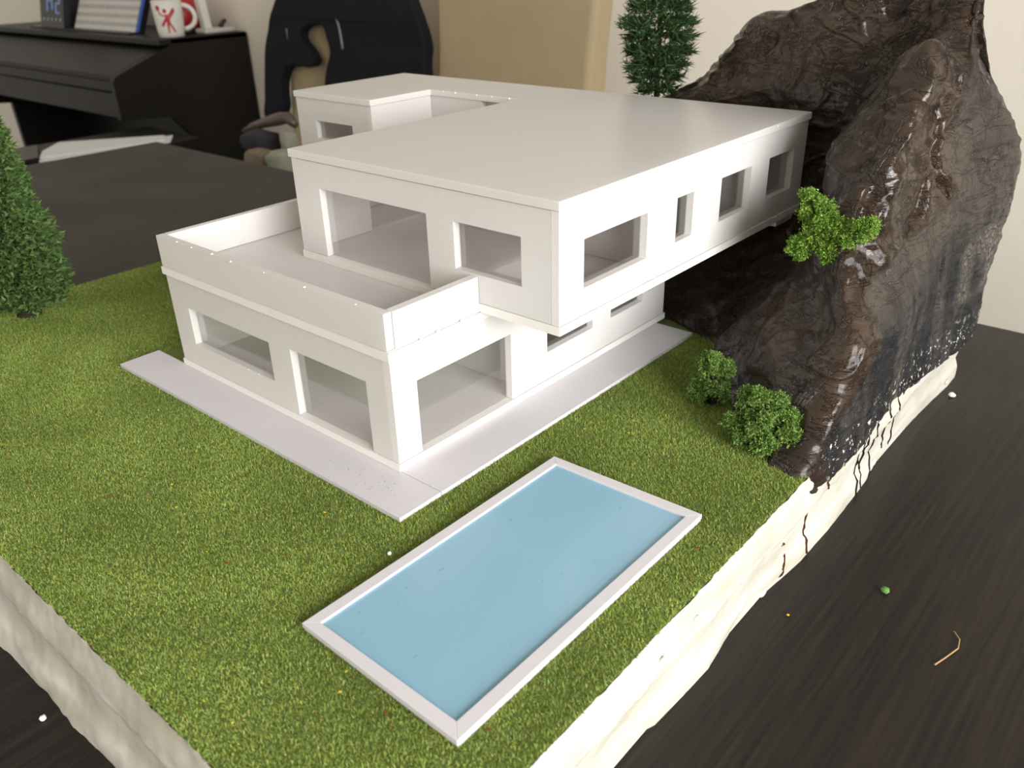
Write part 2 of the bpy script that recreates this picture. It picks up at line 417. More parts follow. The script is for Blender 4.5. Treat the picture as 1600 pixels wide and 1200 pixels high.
m = MB(); xa, xb = WIN2['x'], WIN2['x'] - 0.2
m.box((xb, -2.30, ZF), (xa, WIN2['y0'], 2.4)); m.box((xb, WIN2['y1'], ZF), (xa, 6.4, 2.4))
m.box((xb, WIN2['y0'], ZF), (xa, WIN2['y1'], WIN2['z0'])); m.box((xb, WIN2['y0'], WIN2['z1']), (xa, WIN2['y1'], 2.4))
tag(m.build('wall_front', M_WALL), kind='structure')
wn = thing('window_2', None, None, (WIN2['x'], 0.1, WIN2['z0'])); wn['kind'] = 'structure'
for nm, y0, y1, z0, z1 in (('frame_rail', WIN2['y0'], WIN2['y1'], WIN2['z0'], WIN2['z0'] + .07), ('frame_rail', WIN2['y0'], WIN2['y1'], WIN2['z1'] - .07, WIN2['z1']),
                           ('frame_stile', WIN2['y0'], WIN2['y0'] + .07, WIN2['z0'] + .07, WIN2['z1'] - .07), ('frame_stile', WIN2['y1'] - .07, WIN2['y1'], WIN2['z0'] + .07, WIN2['z1'] - .07)):
    MB().box((WIN2['x'] - .05, y0, z0), (WIN2['x'], y1, z1)).build(nm, M_GREYPL, wn)

# ================================================================== dining table
tb = thing('dining_table', 'long dark-stained wooden dining table carrying the architectural model', 'table', (0.1, 0.6, ZF))
TX0, TX1, TY0, TY1 = -0.56, 0.757, -1.05, 1.775
top = MB().box((TX0, TY0, ZT - 0.045), (TX1, TY1, ZT)).build('table_top', M_TABLE, tb); bevel(top, 0.0015)
MB().box((TX0 + .08, TY0 + .08, ZT - 0.16), (TX1 - .08, TY1 - .08, ZT - 0.046)).build('apron', M_TABLE, tb)
for lx in (TX0 + .04, TX1 - .15):
    for ly in (TY0 + .04, TY1 - .15):
        MB().prism([(lx, ly), (lx + .11, ly), (lx + .11, ly + .11), (lx, ly + .11)], 2, ZF, ZT - 0.0455).build('leg', M_TABLE, tb)

# ================================================================== base slab of the model
YB0, XB0, YB1, XB1 = -0.2376, -0.2332, 0.6199, 0.585
ZG = -0.0040
HEM = np.array([[-0.26,-.230],[-0.12,-.2245],[-.0604,-.2248],[-.0458,-.227],[-.0167,-.2379],[.0448,-.2407],[.1078,-.2325],[.1195,-.2321],[.1295,-.2357],[.1874,-.2414],[.2334,-.2421],[.3298,-.2395],[.345,-.2345],[.3777,-.233],[.4882,-.237],[.5568,-.2403],[.60,-.240]])
def nz3(x, y, z, sc): return noise.noise(Vector((x * sc, y * sc, z * sc)))
PROF = [(0, 0.0), (0.05, 0.0006), (0.16, 0.0028), (0.30, 0.0042), (0.36, 0.0046), (0.41, 0.0018), (0.6, 0.0004), (0.74, 0.0008), (0.80, 0.0034), (0.9, 0.0042), (1.0, 0.004)]
PV = np.array(PROF)
def side_off(t, v, seed):
    """outward offset of the plastered side at distance t along the side and depth v (0 top .. 1 table)"""
    o = float(np.interp(v, PV[:, 0], PV[:, 1]))
    o += 0.0022 * nz3(t, seed, v * 0.15, 22) * (0.3 + v) + 0.0010 * nz3(t, seed + 3, v * .6, 90) + 0.0007 * nz3(t, seed + 5, v * .3, 260)
    o += 0.0012 * max(0, 1 - abs(v - 0.24 - 0.25 * nz3(t, seed, 2, 8)) * 14) - 0.0010 * max(0, 1 - abs(v - 0.60 - 0.3 * nz3(t, seed, 9, 6)) * 10)
    return o
def side_pt(x, v):            # right hand side (facing -y)
    z = ZG - 0.0005 + v * (ZT + 0.0006 - ZG)
    hem = float(np.interp(x, HEM[:, 0], HEM[:, 1])) - YB0
    k = max(0, (v - 0.45) / 0.55) ** 1.5
    return (x, YB0 - side_off(x, v, 0.0) * (1 - 0.8 * k) + k * hem, z)
def side_pt_l(y, v):          # front-left side (facing -x)
    z = ZG - 0.0005 + v * (ZT + 0.0006 - ZG)
    return (XB0 - side_off(y, v, 7.7) - 0.011 * v ** 1.6 - 0.003 * max(0, nz3(y, 1, 5, 9)) * v, y, z)
base = thing('landscape_base', 'white plastered slab under the model, smeared with brown drips on its side', 'model base', (0.17, 0.19, ZT))
def grid_faces(n, k, closed=False):
    return [(i*k+j, (i+1)*k+j, (i+1)*k+j+1, i*k+j+1) for i in range(n-1) for j in range(k-1)]
V_ = [0, .03, .08, .14, .2, .27, .33, .36, .38, .41, .46, .54, .62, .70, .75, .78, .82, .88, .95, 1.0]
xs = np.linspace(XB0 - 0.004, XB1, 240); ys = np.linspace(YB0 - .003, YB1, 230)
obj('plaster_side', [side_pt(x, v) for x in xs for v in V_], grid_faces(len(xs), len(V_)), M_PLAST, base, smooth=True)
obj('plaster_side', [side_pt_l(y, v) for y in ys for v in V_], grid_faces(len(ys), len(V_)), M_PLAST, base, smooth=True)
MB().box((XB0 + .001, YB0 + .001, ZT + 0.0005), (XB1, YB1, ZG - 0.0006)).build('foam_core', M_PLAST, base)

def drip(pts, w, mat, name='paint_drip'):
    v, f = [], []
    for i, (x, vv) in enumerate(pts):
        ww = w * (1 + 0.35 * math.sin(i * 2.1)) * (1.6 if i == len(pts) - 1 else 1)
        p = side_pt(x, vv)
        for dx, dy in ((-ww, .0002), (0, -.0011), (ww, .0002)): v.append((p[0] + dx, p[1] + dy, p[2]))
    for i in range(len(pts) - 1):
        for j in range(2): f.append((i*3+j, i*3+j+1, (i+1)*3+j+1, (i+1)*3+j))
    obj(name, v, f, mat, base, smooth=True)
def line(x0, v0, x1, v1, n=22, wob=0.0012): return [(x0 + (x1-x0)*i/(n-1) + wob*math.sin(i*1.3+x0*80), v0 + (v1-v0)*i/(n-1)) for i in range(n)]
drip(line(.2935, -.02, .300, 1.0), .0013, M_DRIP); drip(line(.3035, -.02, .309, .97), .0009, M_DRIP)
drip(line(.322, -.02, .332, .98), .0009, M_DRIP); drip(line(.352, .0, .366, .80), .0008, M_DRIP); drip(line(.374, .0, .389, .92), .0010, M_DRIP)
drip(line(.190, .42, .197, .98, 14), .0013, M_DRIPR); drip(line(.2235, .16, .222, .36, 8), .0012, M_DRIPR)
drip(line(.158, .70, .1555, .93, 8), .0022, M_DRIPR); drip(line(.1515, .50, .151, .53, 4), .0008, M_DRIPR); drip(line(.25, .2, .251, .26, 4), .0009, M_DRIPR)
for (x, v, r) in ((.12, .97, .0035), (.133, .99, .003), (.345, .97, .005), (.357, .985, .004), (.36, .01, .004), (.02, .2, .002), (-.02, .24, .0022), (.55, .9, .003)):
    p = side_pt(x, v); bm = bmesh.new(); bmesh.ops.create_icosphere(bm, subdivisions=2, radius=1)
    vv = [(p[0] + r*1.6*q.co.x*(1+.3*nz3(*q.co, 2)), p[1] + r*.6*q.co.y, max(ZT + .0004, p[2] + r*q.co.z*(1+.3*nz3(*q.co, 3)) + .001)) for q in bm.verts]
    ff = [tuple(q.index for q in f.verts) for f in bm.faces]; bm.free()
    obj('plaster_lump', vv, ff, M_PLAST, base, smooth=True)

# ================================================================== rock
CON = {   # z : contour (x, y) : side-back, side-mid, ridge, tip, left outline, inner corner, back face, back face, left end, back-left, back-mid
 -0.020: [(.595,-.238),(.400,-.240),(.186,-.238),(.236,-.165),(.292,-.097),(.345,-.070),(.374,-.015),(.379,.03),(.41,.16),(.57,.18),(.575,-.05)],
 0.000: [(.600,-.238),(.400,-.240),(.190,-.237),(.238,-.166),(.294,-.098),(.352,-.072),(.377,-.018),(.382,.03),(.41,.16),(.57,.18),(.58,-.05)],
 0.040: [(.594,-.239),(.420,-.240),(.244,-.236),(.266,-.172),(.345,-.102),(.405,-.085),(.425,-.020),(.43,.04),(.45,.16),(.58,.18),(.60,-.05)],
 0.080: [(.604,-.240),(.450,-.239),(.266,-.234),(.305,-.184),(.378,-.132),(.455,-.110),(.486,-.030),(.487,.04),(.49,.16),(.59,.18),(.61,-.05)],
 0.120: [(.606,-.241),(.470,-.236),(.310,-.206),(.338,-.172),(.404,-.131),(.488,-.116),(.522,-.030),(.522,.04),(.515,.16),(.60,.18),(.615,-.05)],
 0.165: [(.590,-.240),(.480,-.232),(.357,-.200),(.362,-.170),(.402,-.137),(.490,-.124),(.524,-.050),(.524,.03),(.52,.13),(.60,.15),(.61,-.05)],
 0.210: [(.550,-.230),(.480,-.224),(.390,-.203),(.393,-.178),(.414,-.150),(.504,-.140),(.524,-.060),(.528,.02),(.532,.066),(.585,.075),(.59,-.07)],
 0.248: [(.510,-.215),(.500,-.217),(.446,-.206),(.432,-.188),(.440,-.171),(.518,-.162),(.532,-.080),(.536,0.0),(.541,.035),(.572,.04),(.575,-.08)],
 0.278: [(.518,-.205),(.512,-.205),(.508,-.205),(.505,-.195),(.510,-.184),(.530,-.160),(.537,-.095),(.541,-.03),(.546,.006),(.567,.01),(.567,-.09)],
 0.300: [(.536,-.196),(.532,-.196),(.530,-.198),(.527,-.190),(.530,-.180),(.538,-.155),(.540,-.105),(.546,-.078),(.550,-.060),(.560,-.065),(.562,-.10)],
 0.312: [(.550,-.180),(.548,-.180),(.545,-.179),(.544,-.175),(.544,-.165),(.546,-.150),(.547,-.115),(.548,-.085),(.550,-.075),(.553,-.08),(.554,-.11)],
}
def catmull(P, t, closed):
    n = len(P)
    if closed:
        i = np.floor(t).astype(int); f = (t - i)[:, None]
        p0, p1, p2, p3 = (P[(i + d) % n] for d in (-1, 0, 1, 2))
    else:
        i = np.clip(np.floor(t).astype(int), 0, n - 2); f = (t - i)[:, None]
        g = lambda k: P[np.clip(k, 0, n - 1)]
        p0, p1, p2, p3 = g(i - 1), g(i), g(i + 1), g(i + 2)
    return p1 + 0.5 * f * (p2 - p0 + f * (2*p0 - 5*p1 + 4*p2 - p3 + f * (3*(p1 - p2) + p3 - p0)))
zk = sorted(CON); K = np.array([CON[z] for z in zk])         # levels x 11 x 2
NU, NVv = 520, 240
seglen = np.array([3, 5, 3, 3, 3, 3, 2, 1.6, 1, 1, 1.0]); cum = np.concatenate([[0], np.cumsum(seglen)]); 
uu = np.interp(np.linspace(0, cum[-1], NU, endpoint=False), cum, np.arange(12))
rows = [catmull(np.c_[k], uu, True) for k in K]               # each NU x 2
R3 = np.stack([np.c_[r, np.full(NU, z)] for r, z in zip(rows, zk)])   # L x NU x 3
tt = np.linspace(0, len(zk) - 1, NVv)
G = np.stack([catmull(R3[:, j, :], tt, False) for j in range(NU)], 1)  # NV x NU x 3
# notch between the two summits
wz = np.clip((G[..., 2] - 0.24) / 0.07, 0, 1)
G[..., 2] -= 0.028 * wz * np.exp(-((G[..., 1] + 0.128) / 0.017) ** 2) - 0.004 * wz * np.exp(-((G[..., 1] + 0.19) / 0.022) ** 2)
G[..., 2] -= 0.0055 * wz * np.exp(-((G[..., 1] + 0.02) / 0.03) ** 2)
# the knobbly upper spur stands proud of the cliff
def bulge(pts, rad, amp, dirv):
    d2 = np.full(G.shape[:2], 9.0)
    for a_, b_ in zip(pts[:-1], pts[1:]):
        a_, b_ = np.array(a_), np.array(b_); ab = b_ - a_
        t_ = np.clip(((G - a_) @ ab) / (ab @ ab), 0, 1)
        d2 = np.minimum(d2, ((G - (a_ + t_[..., None]*ab))**2).sum(-1))
    return np.exp(-d2 / rad**2)[..., None] * amp * np.array(dirv)
G = G + bulge([(.352, -.192, .150), (.392, -.192, .215), (.436, -.192, .245)], .022, .011, (-.55, -.35, .75)) \
      + bulge([(.345, -.235, .150), (.400, -.232, .200), (.430, -.222, .220)], .018, -.007, (-.2, -1, .2)) \
      + bulge([(.300, -.200, .100), (.330, -.190, .135)], .016, .006, (-.6, -.3, .6)) \
      + bulge([(.270, -.165, .045), (.330, -.140, .085)], .030, .008, (-.7, .5, .5)) \
      + bulge([(.425, -.195, .225), (.440, -.193, .244)], .017, .014, (-.55, -.15, .8)) \
      + bulge([(.478, -.196, .262), (.500, -.180, .262)], .020, -.014, (-.7, -.1, .7)) \
      + bulge([(.525, -.02, .235), (.520, .02, .20)], .028, .010, (-1, 0, .2))
# normals
du = np.roll(G, -1, 1) - np.roll(G, 1, 1); dv = np.gradient(G, axis=0)
nn = np.cross(du, dv); nn /= np.linalg.norm(nn, axis=2, keepdims=True) + 1e-9
hz_ = np.clip((G[..., 2] - 0.095) / 0.05, 0, 1)
umax = 1.93 - 0.62 * hz_ + 0.10 * np.sin(G[..., 2] * 75)                           # the glossy clay wraps further round higher up
sidew = np.clip(np.minimum((uu[None, :] + 0.25) / 0.3, (umax - uu[None, :]) / 0.12), 0, 1)   # 1 on the cut side
disp = np.zeros((NVv, NU)); 
for i in range(NVv):
    for j in range(NU):
        p = Vector(G[i, j]); x, y, z = p
        w_ = noise.noise(p * 11)
        a = noise.noise(Vector((x * 15 + .6*w_, y * 15, z * 12 - .6*w_)))
        a2 = noise.noise(Vector((x * 38, y * 38 + w_, z * 30)))
        r = max(0.0, 1 - abs(noise.noise(Vector((x * 24 + 1.5*w_, y * 24, z * 30 - w_)))) * 7)     # creases
        s2 = noise.noise(Vector((x * 45, y * 45, z * 190 + 2*w_)))
        fine = noise.noise(p * 130)
        full = 0.0078 * a + 0.0030 * a2 - 0.0026 * r + 0.0011 * s2 + 0.0006 * fine
        flat = 0.0022 * a + 0.0008 * fine + 0.0010 * s2 - 0.0010 * r
        hi = min(1, max(0, (z - 0.11) / 0.05))
        sw = sidew[i, j] * (1 - 0.40 * hi)
        disp[i, j] = full * (1 - sw) + flat * sw
topfade = np.clip((len(zk) - 1 - tt) / 0.5, 0.15, 1)
G = G + nn * (disp * topfade[:, None])[..., None]
# folds and knife grooves pressed into the flank (measured on the plane of the cut side)
_C = np.array((-0.3443, -0.4184, 0.3473)); _d = G - _C; _t = _d @ np.array(fwd)
_sx = 800 + F_PX * (_d @ np.array(r2)) / _t; _sy = 600 - F_PX * (_d @ np.array(u2)) / _t
def surf(px, py):            # the point of the modelled surface met by that line of sight
    q = (_sx - px)**2 + (_sy - py)**2
    m_ = np.where(q < 30, _t, 99.0); k = int(np.argmin(m_)) if m_.min() < 90 else int(np.argmin(q))
    return tuple(G.reshape(-1, 3)[k])
def press(pxs, rad, amp, Y=None):
    global G
    pts = [surf(a, b) for a, b in pxs]
    G = G + bulge(pts, rad, amp, (-.45, -.75, .25))
press([(1472, 196), (1466, 240), (1476, 285), (1490, 308)], .0042, -.0085)
press([(1488, 205), (1500, 190), (1520, 196)], .0040, -.0050); press([(1515, 250), (1545, 240), (1580, 232)], .0035, -.0040)
press([(1500, 262), (1540, 256)], .0035, -.0035); press([(1452, 290), (1440, 330), (1420, 365)], .0050, -.0060)
press([(1398, 120), (1388, 170), (1378, 215)], .0060, -.0085, -.205); press([(1425, 170), (1405, 225), (1388, 262)], .010, .0075, -.215)
press([(1440, 150), (1447, 110)], .009, .0060, -.210); press([(1412, 268), (1396, 300)], .009, .0065, -.220)
press([(1372, 300), (1350, 345)], .007, -.0070, -.205); press([(1370, 380), (1392, 420)], .008, .0050, -.228)
press([(1352, 430), (1340, 470)], .006, -.0045, -.230); press([(1500, 500), (1490, 560)], .0035, -.0035, -.240)
press([(1478, 415), (1470, 470), (1462, 530)], .0030, -.0045, -.240); press([(1385, 335), (1378, 365)], .005, -.006, -.222)
V3 = G.reshape(-1, 3)
F = []
idx = np.arange(NVv * NU).reshape(NVv, NU)
Fq = np.stack([idx[:-1], np.roll(idx, -1, 1)[:-1], np.roll(idx, -1, 1)[1:], idx[1:]], -1).reshape(-1, 4)
cap_c = len(V3); V3 = np.vstack([V3, G[-1].mean(0) + [0, 0, 0.001]])
sideA = sidew.ravel(); Z_ = G[..., 2].ravel(); X_ = G[..., 0].ravel()
def sm(a, b, v): t = np.clip((v - a) / (b - a), 0, 1); return t*t*(3-2*t)
wob = np.array([noise.noise(Vector(p) * 20) for p in G.reshape(-1, 3)])
high = sm(0.085, 0.135, Z_ + 0.020 * wob - 0.12 * (X_ - 0.5))
bare = sm(.0, .3, wob + .15) * (sm(.46, .50, X_) * sm(.60, .55, X_) * sm(.03, .05, Z_) * sm(.115, .095, Z_)) * 0.75 \
     + sm(.555, .60, X_) * sm(.06, .085, Z_ + .01*wob) * sm(.135, .105, Z_ + .25*(X_ - .6))
foot = sm(.022, .0, Z_ - 0.05 * np.clip(.30 - X_, 0, 1)) * sideA
faces = [tuple(q) for q in Fq.tolist()] + [(int(idx[-1, j]), int(idx[-1, (j+1) % NU]), cap_c) for j in range(NU)]
rock = obj('rock_mountain', V3, faces, M_ROCK, smooth=True,
           attrs=dict(side=np.append(sideA, 0), high=np.append(high, 1), bare=np.append(np.clip(bare, 0, 1), 0), foot=np.append(foot, 0)))
tag(rock, 'tall glossy dark brown clay cliff rising behind the white model house', 'rock')

# ================================================================== grass mat
lawn = MB().box((XB0 + .0005, YB0 + .0005, ZG - 0.0004), (XB1 - 0.002, YB1 - 0.0005, ZG)).build('lawn', M_TURF)
tag(lawn, 'short green model-railway grass with red and yellow flecks covering the base', 'grass', kind='stuff')
def in_poly(x, y, P):
    ins = np.zeros(len(x), bool); n = len(P)
    for i in range(n):
        x0, y0 = P[i]; x1, y1 = P[(i + 1) % n]
        c = ((y0 > y) != (y1 > y)) & (x < (x1 - x0) * (y - y0) / (y1 - y0 + 1e-12) + x0); ins ^= c
    return ins
NB = 1050000
bx = rng.uniform(XB0, 0.385, NB); by = rng.uniform(YB0, YB1, NB)
keep = ~((bx > -.040) & (bx < .40) & (by > -.0425) & (by < .353)) & ~((bx > -.1465) & (bx < .0865) & (by > -.203) & (by < -.0765))
keep &= ~in_poly(bx, by, [(.60,-.30),(.193,-.25),(.192,-.234),(.236,-.166),(.292,-.098),(.35,-.072),(.40,-.02),(.6,0)])
keep &= ~((bx > .06) & (by > .36) & (bx - .06 > (by - .36) * 1.0))       # hidden behind the house
bx, by = bx[keep], by[keep]; n = len(bx)
az = rng.uniform(0, 2*np.pi, n); el = rng.uniform(0.15, 1.25, n); ln = rng.uniform(.0012, .0030, n); wd = rng.uniform(.00022, .00048, n)
dx, dy, dz = np.cos(az)*np.cos(el)*ln, np.sin(az)*np.cos(el)*ln, np.sin(el)*ln
pa = az + np.pi/2 + rng.normal(0, .5, n)
P0 = np.c_[bx - np.cos(pa)*wd, by - np.sin(pa)*wd, np.full(n, ZG - .0002)]
P1 = np.c_[bx + np.cos(pa)*wd, by + np.sin(pa)*wd, np.full(n, ZG - .0002)]
P2 = np.c_[bx + dx, by + dy, ZG + np.minimum(dz, .0030)]
c1 = np.array([.115, .188, .030]); c2 = np.array([.365, .450, .090])
big = np.sin(bx*31 + 1.3*np.sin(by*23)) * np.cos(by*27 + 1.1*np.sin(bx*37))
t = np.clip(rng.beta(2.0, 2.0, n) + .10*big, 0, 1)[:, None]
bc = c1*(1-t) + c2*t
u = rng.random(n)
bc[(u < .10)] *= np.array([.75, 1.0, 2.0]); bc[(u > .10) & (u < .16)] = np.array([.46, .43, .13])
bc[(u > .16) & (u < .175)] = np.array([.30, .19, .08])
bc *= (1 + .10 * big)[:, None]
bv = np.stack([P0, P1, P2], 1).reshape(-1, 3); bf = np.arange(3*n).reshape(-1, 3)
fib = obj('grass_fibre', bv, bf, M_BLADE, lawn, uvcol=np.repeat(bc, 3, 0)); fib['kind'] = 'stuff'
# coloured flecks lying in the grass
nf = 620
fx = rng.uniform(XB0 + .004, .36, nf); fy = rng.uniform(YB0 + .004, YB1 - .01, nf)
k2 = ~((fx > -.044) & (fx < .40) & (fy > -.0465) & (fy < .357)) & ~((fx > -.151) & (fx < .091) & (fy > -.207) & (fy < -.073))
k2 &= ~in_poly(fx, fy, [(.60,-.30),(.18,-.25),(.18,-.234),(.22,-.166),(.28,-.09),(.34,-.065),(.40,-.02),(.6,0)])
fx, fy = fx[k2], fy[k2]; v, f, cc = [], [], []
cols = [(.20, .022, .012), (.16, .03, .016), (.42, .34, .03), (.38, .36, .04), (.14, .05, .02), (.05, .13, .19)]
for x, y in zip(fx, fy):
    ci = random.choices(range(6), (4, 3, 4, 3, 3, 1))[0]; r = random.uniform(.0005, .0014); a = random.uniform(0, 6.28); e = random.uniform(.25, .9)
    n0 = len(v); z = ZG + random.uniform(.0022, .0030)
    for k in range(5):
        th = 2*math.pi*k/5; px, py = r*math.cos(th), r*e*math.sin(th)
        v.append((x + px*math.cos(a) - py*math.sin(a), y + px*math.sin(a) + py*math.cos(a), z + random.uniform(-.0004, .0004)))
    v.append((x, y, z + .0006)); f += [(n0+k, n0+(k+1) % 5, n0+5) for k in range(5)]; cc += [cols[ci]] * 6
fl = obj('flower_fleck', v, f, M_BLADE, lawn, uvcol=np.array(cc)); fl['kind'] = 'stuff'

# ================================================================== house
h1, h2, hp, hr, s = 0.0913, 0.0991, 0.1276, 0.1975, 0.0069
L1, XP, XU0, XU1, YU0, YU1 = 0.3032, 0.0894, 0.0934, 0.4934, -0.0784, 0.2180
XWG, YW0, YW1, XN = 0.3099, 0.3632, 0.5043, 0.4064
house = thing('model_house', 'white foam-board model house with cantilevered upper storey and clear windows', 'model house', (0.2, 0.15, ZG))

def panel(name, axis, pos, th, rng_a, rng_z, holes=(), tilt=0):
    """upright board: axis 0 -> lies in the plane x=pos (runs along y), axis 1 -> plane y=pos (runs along x); th is signed depth"""
    A = sorted({rng_a[0], rng_a[1], *[q for h in holes for q in h[:2]]}); Zs = sorted({rng_z[0], rng_z[1], *[q for h in holes for q in h[2:4]]})
    def solid(i, j):
        if i < 0 or j < 0 or i >= len(A) - 1 or j >= len(Zs) - 1: return False
        ca, cz = (A[i] + A[i+1]) / 2, (Zs[j] + Zs[j+1]) / 2
        return not any(h[0] < ca < h[1] and h[2] < cz < h[3] for h in holes)
    vid = {}; v = []; f = []
    def P(i, j, d):
        k = (i, j, d)
        if k not in vid:
            vid[k] = len(v); q = pos + d * th
            v.append((q, A[i], Zs[j]) if axis == 0 else (A[i], q, Zs[j]))
        return vid[k]
    for i in range(len(A) - 1):
        for j in range(len(Zs) - 1):
            if not solid(i, j): continue
            f.append((P(i,j,0), P(i+1,j,0), P(i+1,j+1,0), P(i,j+1,0))); f.append((P(i,j,1), P(i,j+1,1), P(i+1,j+1,1), P(i+1,j,1)))
            if not solid(i-1, j): f.append((P(i,j,0), P(i,j+1,0), P(i,j+1,1), P(i,j,1)))
            if not solid(i+1, j): f.append((P(i+1,j,0), P(i+1,j,1), P(i+1,j+1,1), P(i+1,j+1,0)))
            if not solid(i, j-1): f.append((P(i,j,0), P(i,j,1), P(i+1,j,1), P(i+1,j,0)))
            if not solid(i, j+1): f.append((P(i,j+1,0), P(i+1,j+1,0), P(i+1,j+1,1), P(i,j+1,1)))
    o = obj(name, v, f, M_FOAM, house)
    # panes sit against the inner face
    for h in holes:
        if len(h) > 4: continue
        q0 = pos + 0.86 * th; q1 = pos + 0.93 * th
        b = MB()
        if axis == 0: b.box((min(q0,q1), h[0], h[2]), (max(q0,q1), h[1], h[3]))
        else: b.box((h[0], min(q0,q1), h[2]), (h[1], max(q0,q1), h[3]))
        pn = b.build('window_pane', M_PANE, o)
    return o
g = 0.0005     # glue seam
# ground floor -----------------------------------------------------------
fs = 0.0062
MB().box((-.0012, -.0012, 0.0002), (.372, L1 + .001, fs)).build('floor_board', M_EDGE, house)
panel('front_panel', 0, 0.0, s, (s + g, L1), (fs + g, h1), [(.1515, .2750, .0285, .0645), (.0290, .1220, fs + g, .0667)])
panel('side_panel', 1, 0.0, s, (0.0, .3700), (fs + g, h1), [(.0240, .1297, fs + g, .0670), (.1774, .2449, .0328, .0667), (.2739, .3293, .0328, .0667)])
panel('side_panel', 1, L1, -s, (s + g, .372), (fs + g, h1), [(.06, .14, .03, .066)])
panel('partition', 0, .150, s, (s + .001, L1 - s - .001), (fs + g, h1), [(.11, .19, fs + g, .07, 0)])
panel('rear_panel', 0, .372, -s, (s + .001, L1 - s - .001), (fs + g, h1))
# roof terrace -----------------------------------------------------------
MB().box((-.0022, -.0022, h1 + g), (.40, L1 + .002, h2 - .0006)).build('terrace_floor', M_EDGE, house)
MB().box((.0, .0, h2 - .00055), (.40, L1, h2)).build('terrace_sheet', M_FOAM, house)
panel('parapet_board', 0, -.001, s, (.0002, L1 + .001), (h2 + g, hp))
panel('parapet_board', 1, -.001, s, (s - .0005, XP + .0035), (h2 + g, hp))
panel('parapet_board', 1, L1 + .001, -s, (s, .40), (h2 + g, hp))
# upper storey -------------------------------------------------------------
zu0, zu1 = h2 + s, hr - s
MB().box((XU0 - .0008, YU0 - .001, h2 + .0002), (XU1 + .002, YU1 + .001, zu0)).build('floor_board', M_EDGE, house)
panel('front_panel', 0, XU0, s, (YU0 + s + g, YU1 - s - g), (zu0 + g, zu1 - .0009), [(.0515, .1832, zu0 + g, .1676), (-.0442, .0226, .1290, .1665)])
panel('side_panel', 1, YU0, s, (XU0, XU1), (zu0 + g, zu1 - .0007),
      [(.1223, .2050, .1270, .1638), (.2486, .2748, .1284, .1655), (.3218, .3775, .1282, .1668), (.4134, .4674, .1278, .1670)])
panel('side_panel', 1, YU1, -s, (XU0, XN), (zu0 + g, zu1 - g), [(.17, .32, zu0 + g, .166)])
panel('partition', 0, .235, s, (YU0 + s + .001, YU1 - s - .001), (zu0 + g, zu1 - g), [(.02, .10, zu0 + g, .17, 0)])
panel('partition', 1, .035, s, (.243, XU1 - s), (zu0 + g, zu1 - g))
panel('partition', 0, .300, s, (YU0 + s + .001, .034), (zu0 + g, zu1 - g))
panel('partition', 0, .392, s, (YU0 + s + .001, .034), (zu0 + g, zu1 - g))
panel('rear_panel', 0, XU1, -s, (YU0 + s + g, YW1 - s - g), (zu0 + g, zu1 - g), [(.30, .3925, .135, zu1 - .002)])
# rear wing ------------------------------------------------------------------
MB().box((XWG - .001, YU1 + .0012, h2 + .0002), (XU1 + .002, YW1 + .001, zu0)).build('floor_board', M_EDGE, house)
panel('front_panel', 0, XWG, s, (YW0 + s + g, YW1 - s - g), (zu0 + g, zu1 - g), [(.4000, .4690, .1435, .1650)])
panel('side_panel', 1, YW0, s, (XWG, XN), (zu0 + g, zu1 - g))
panel('side_panel', 1, YW1, -s, (XWG, XU1), (zu0 + g, zu1 - g))
panel('inner_panel', 0, XN, s, (.2790, YW0 - g), (zu0 + g, zu1 - g))
# block under the wing
MB().box((XWG + .004, L1 + .003, .0002), (XU1 - .004, YW1 - .004, h2)).build('plinth', M_FOAM, house)
ov = .0018
rp = [(XU0-ov, YU0-ov), (XU1+ov, YU0-ov), (XU1+ov, YW1+ov), (XWG-ov, YW1+ov), (XWG-ov, YW0-ov), (XN-ov, YW0-ov), (XN-ov, YU1+ov), (XU0-ov, YU1+ov)]
rf = MB().prism(rp, 2, zu1, hr).build('roof_board', M_FOAM, house); bevel(rf, 0.0004)
# small beam under the cantilever next to the cliff
MB().box((.452, YU0 + .003, h2 - .0075), (.492, YU0 + .055, h2)).build('support_beam', M_EDGE, house)
# beads of hot glue along the seams
def bead(p, r, sq=(1, 1, .6)):
    bm = bmesh.new(); bmesh.ops.create_icosphere(bm, subdivisions=1, radius=1)
    v = [(p[0] + r*sq[0]*q.co.x, p[1] + r*sq[1]*q.co.y, p[2] + r*sq[2]*q.co.z) for q in bm.verts]
    f = [tuple(q.index for q in ff.verts) for ff in bm.faces]; bm.free()
    return obj('glue_bead', v, f, M_GLUE, house, smooth=True)
for y in (.245, .215, .185, .140, .088, .03, .27): bead((-.0006 + random.uniform(-.0008, .001), y, hp), random.uniform(.0008, .0016))
for x in (.03, .047, .073): bead((x, -.0022, h2 + .0004), random.uniform(.0012, .0022), (1.4, .5, .7))
for x in (.14, .17, .21, .26, .31, .36, .40, .44): bead((x, YU0 - .0012, zu0 + random.uniform(-.002, 0)), random.uniform(.0008, .0014), (1.6, .5, .6))
for x in (.16, .27, .35, .42): bead((x, YU0 - ov, hr - random.uniform(.001, .004)), random.uniform(.0007, .0012), (1.8, .5, .6))
for y in (.235, .262, .285, .32, .34): bead((XN - ov, y, hr - .001), random.uniform(.0010, .0018), (.7, 1.3, .8))
for y in (.19, .175, .205): bead((-.0005, y, .0285), random.uniform(.0007, .0012), (.6, 1.8, .6))

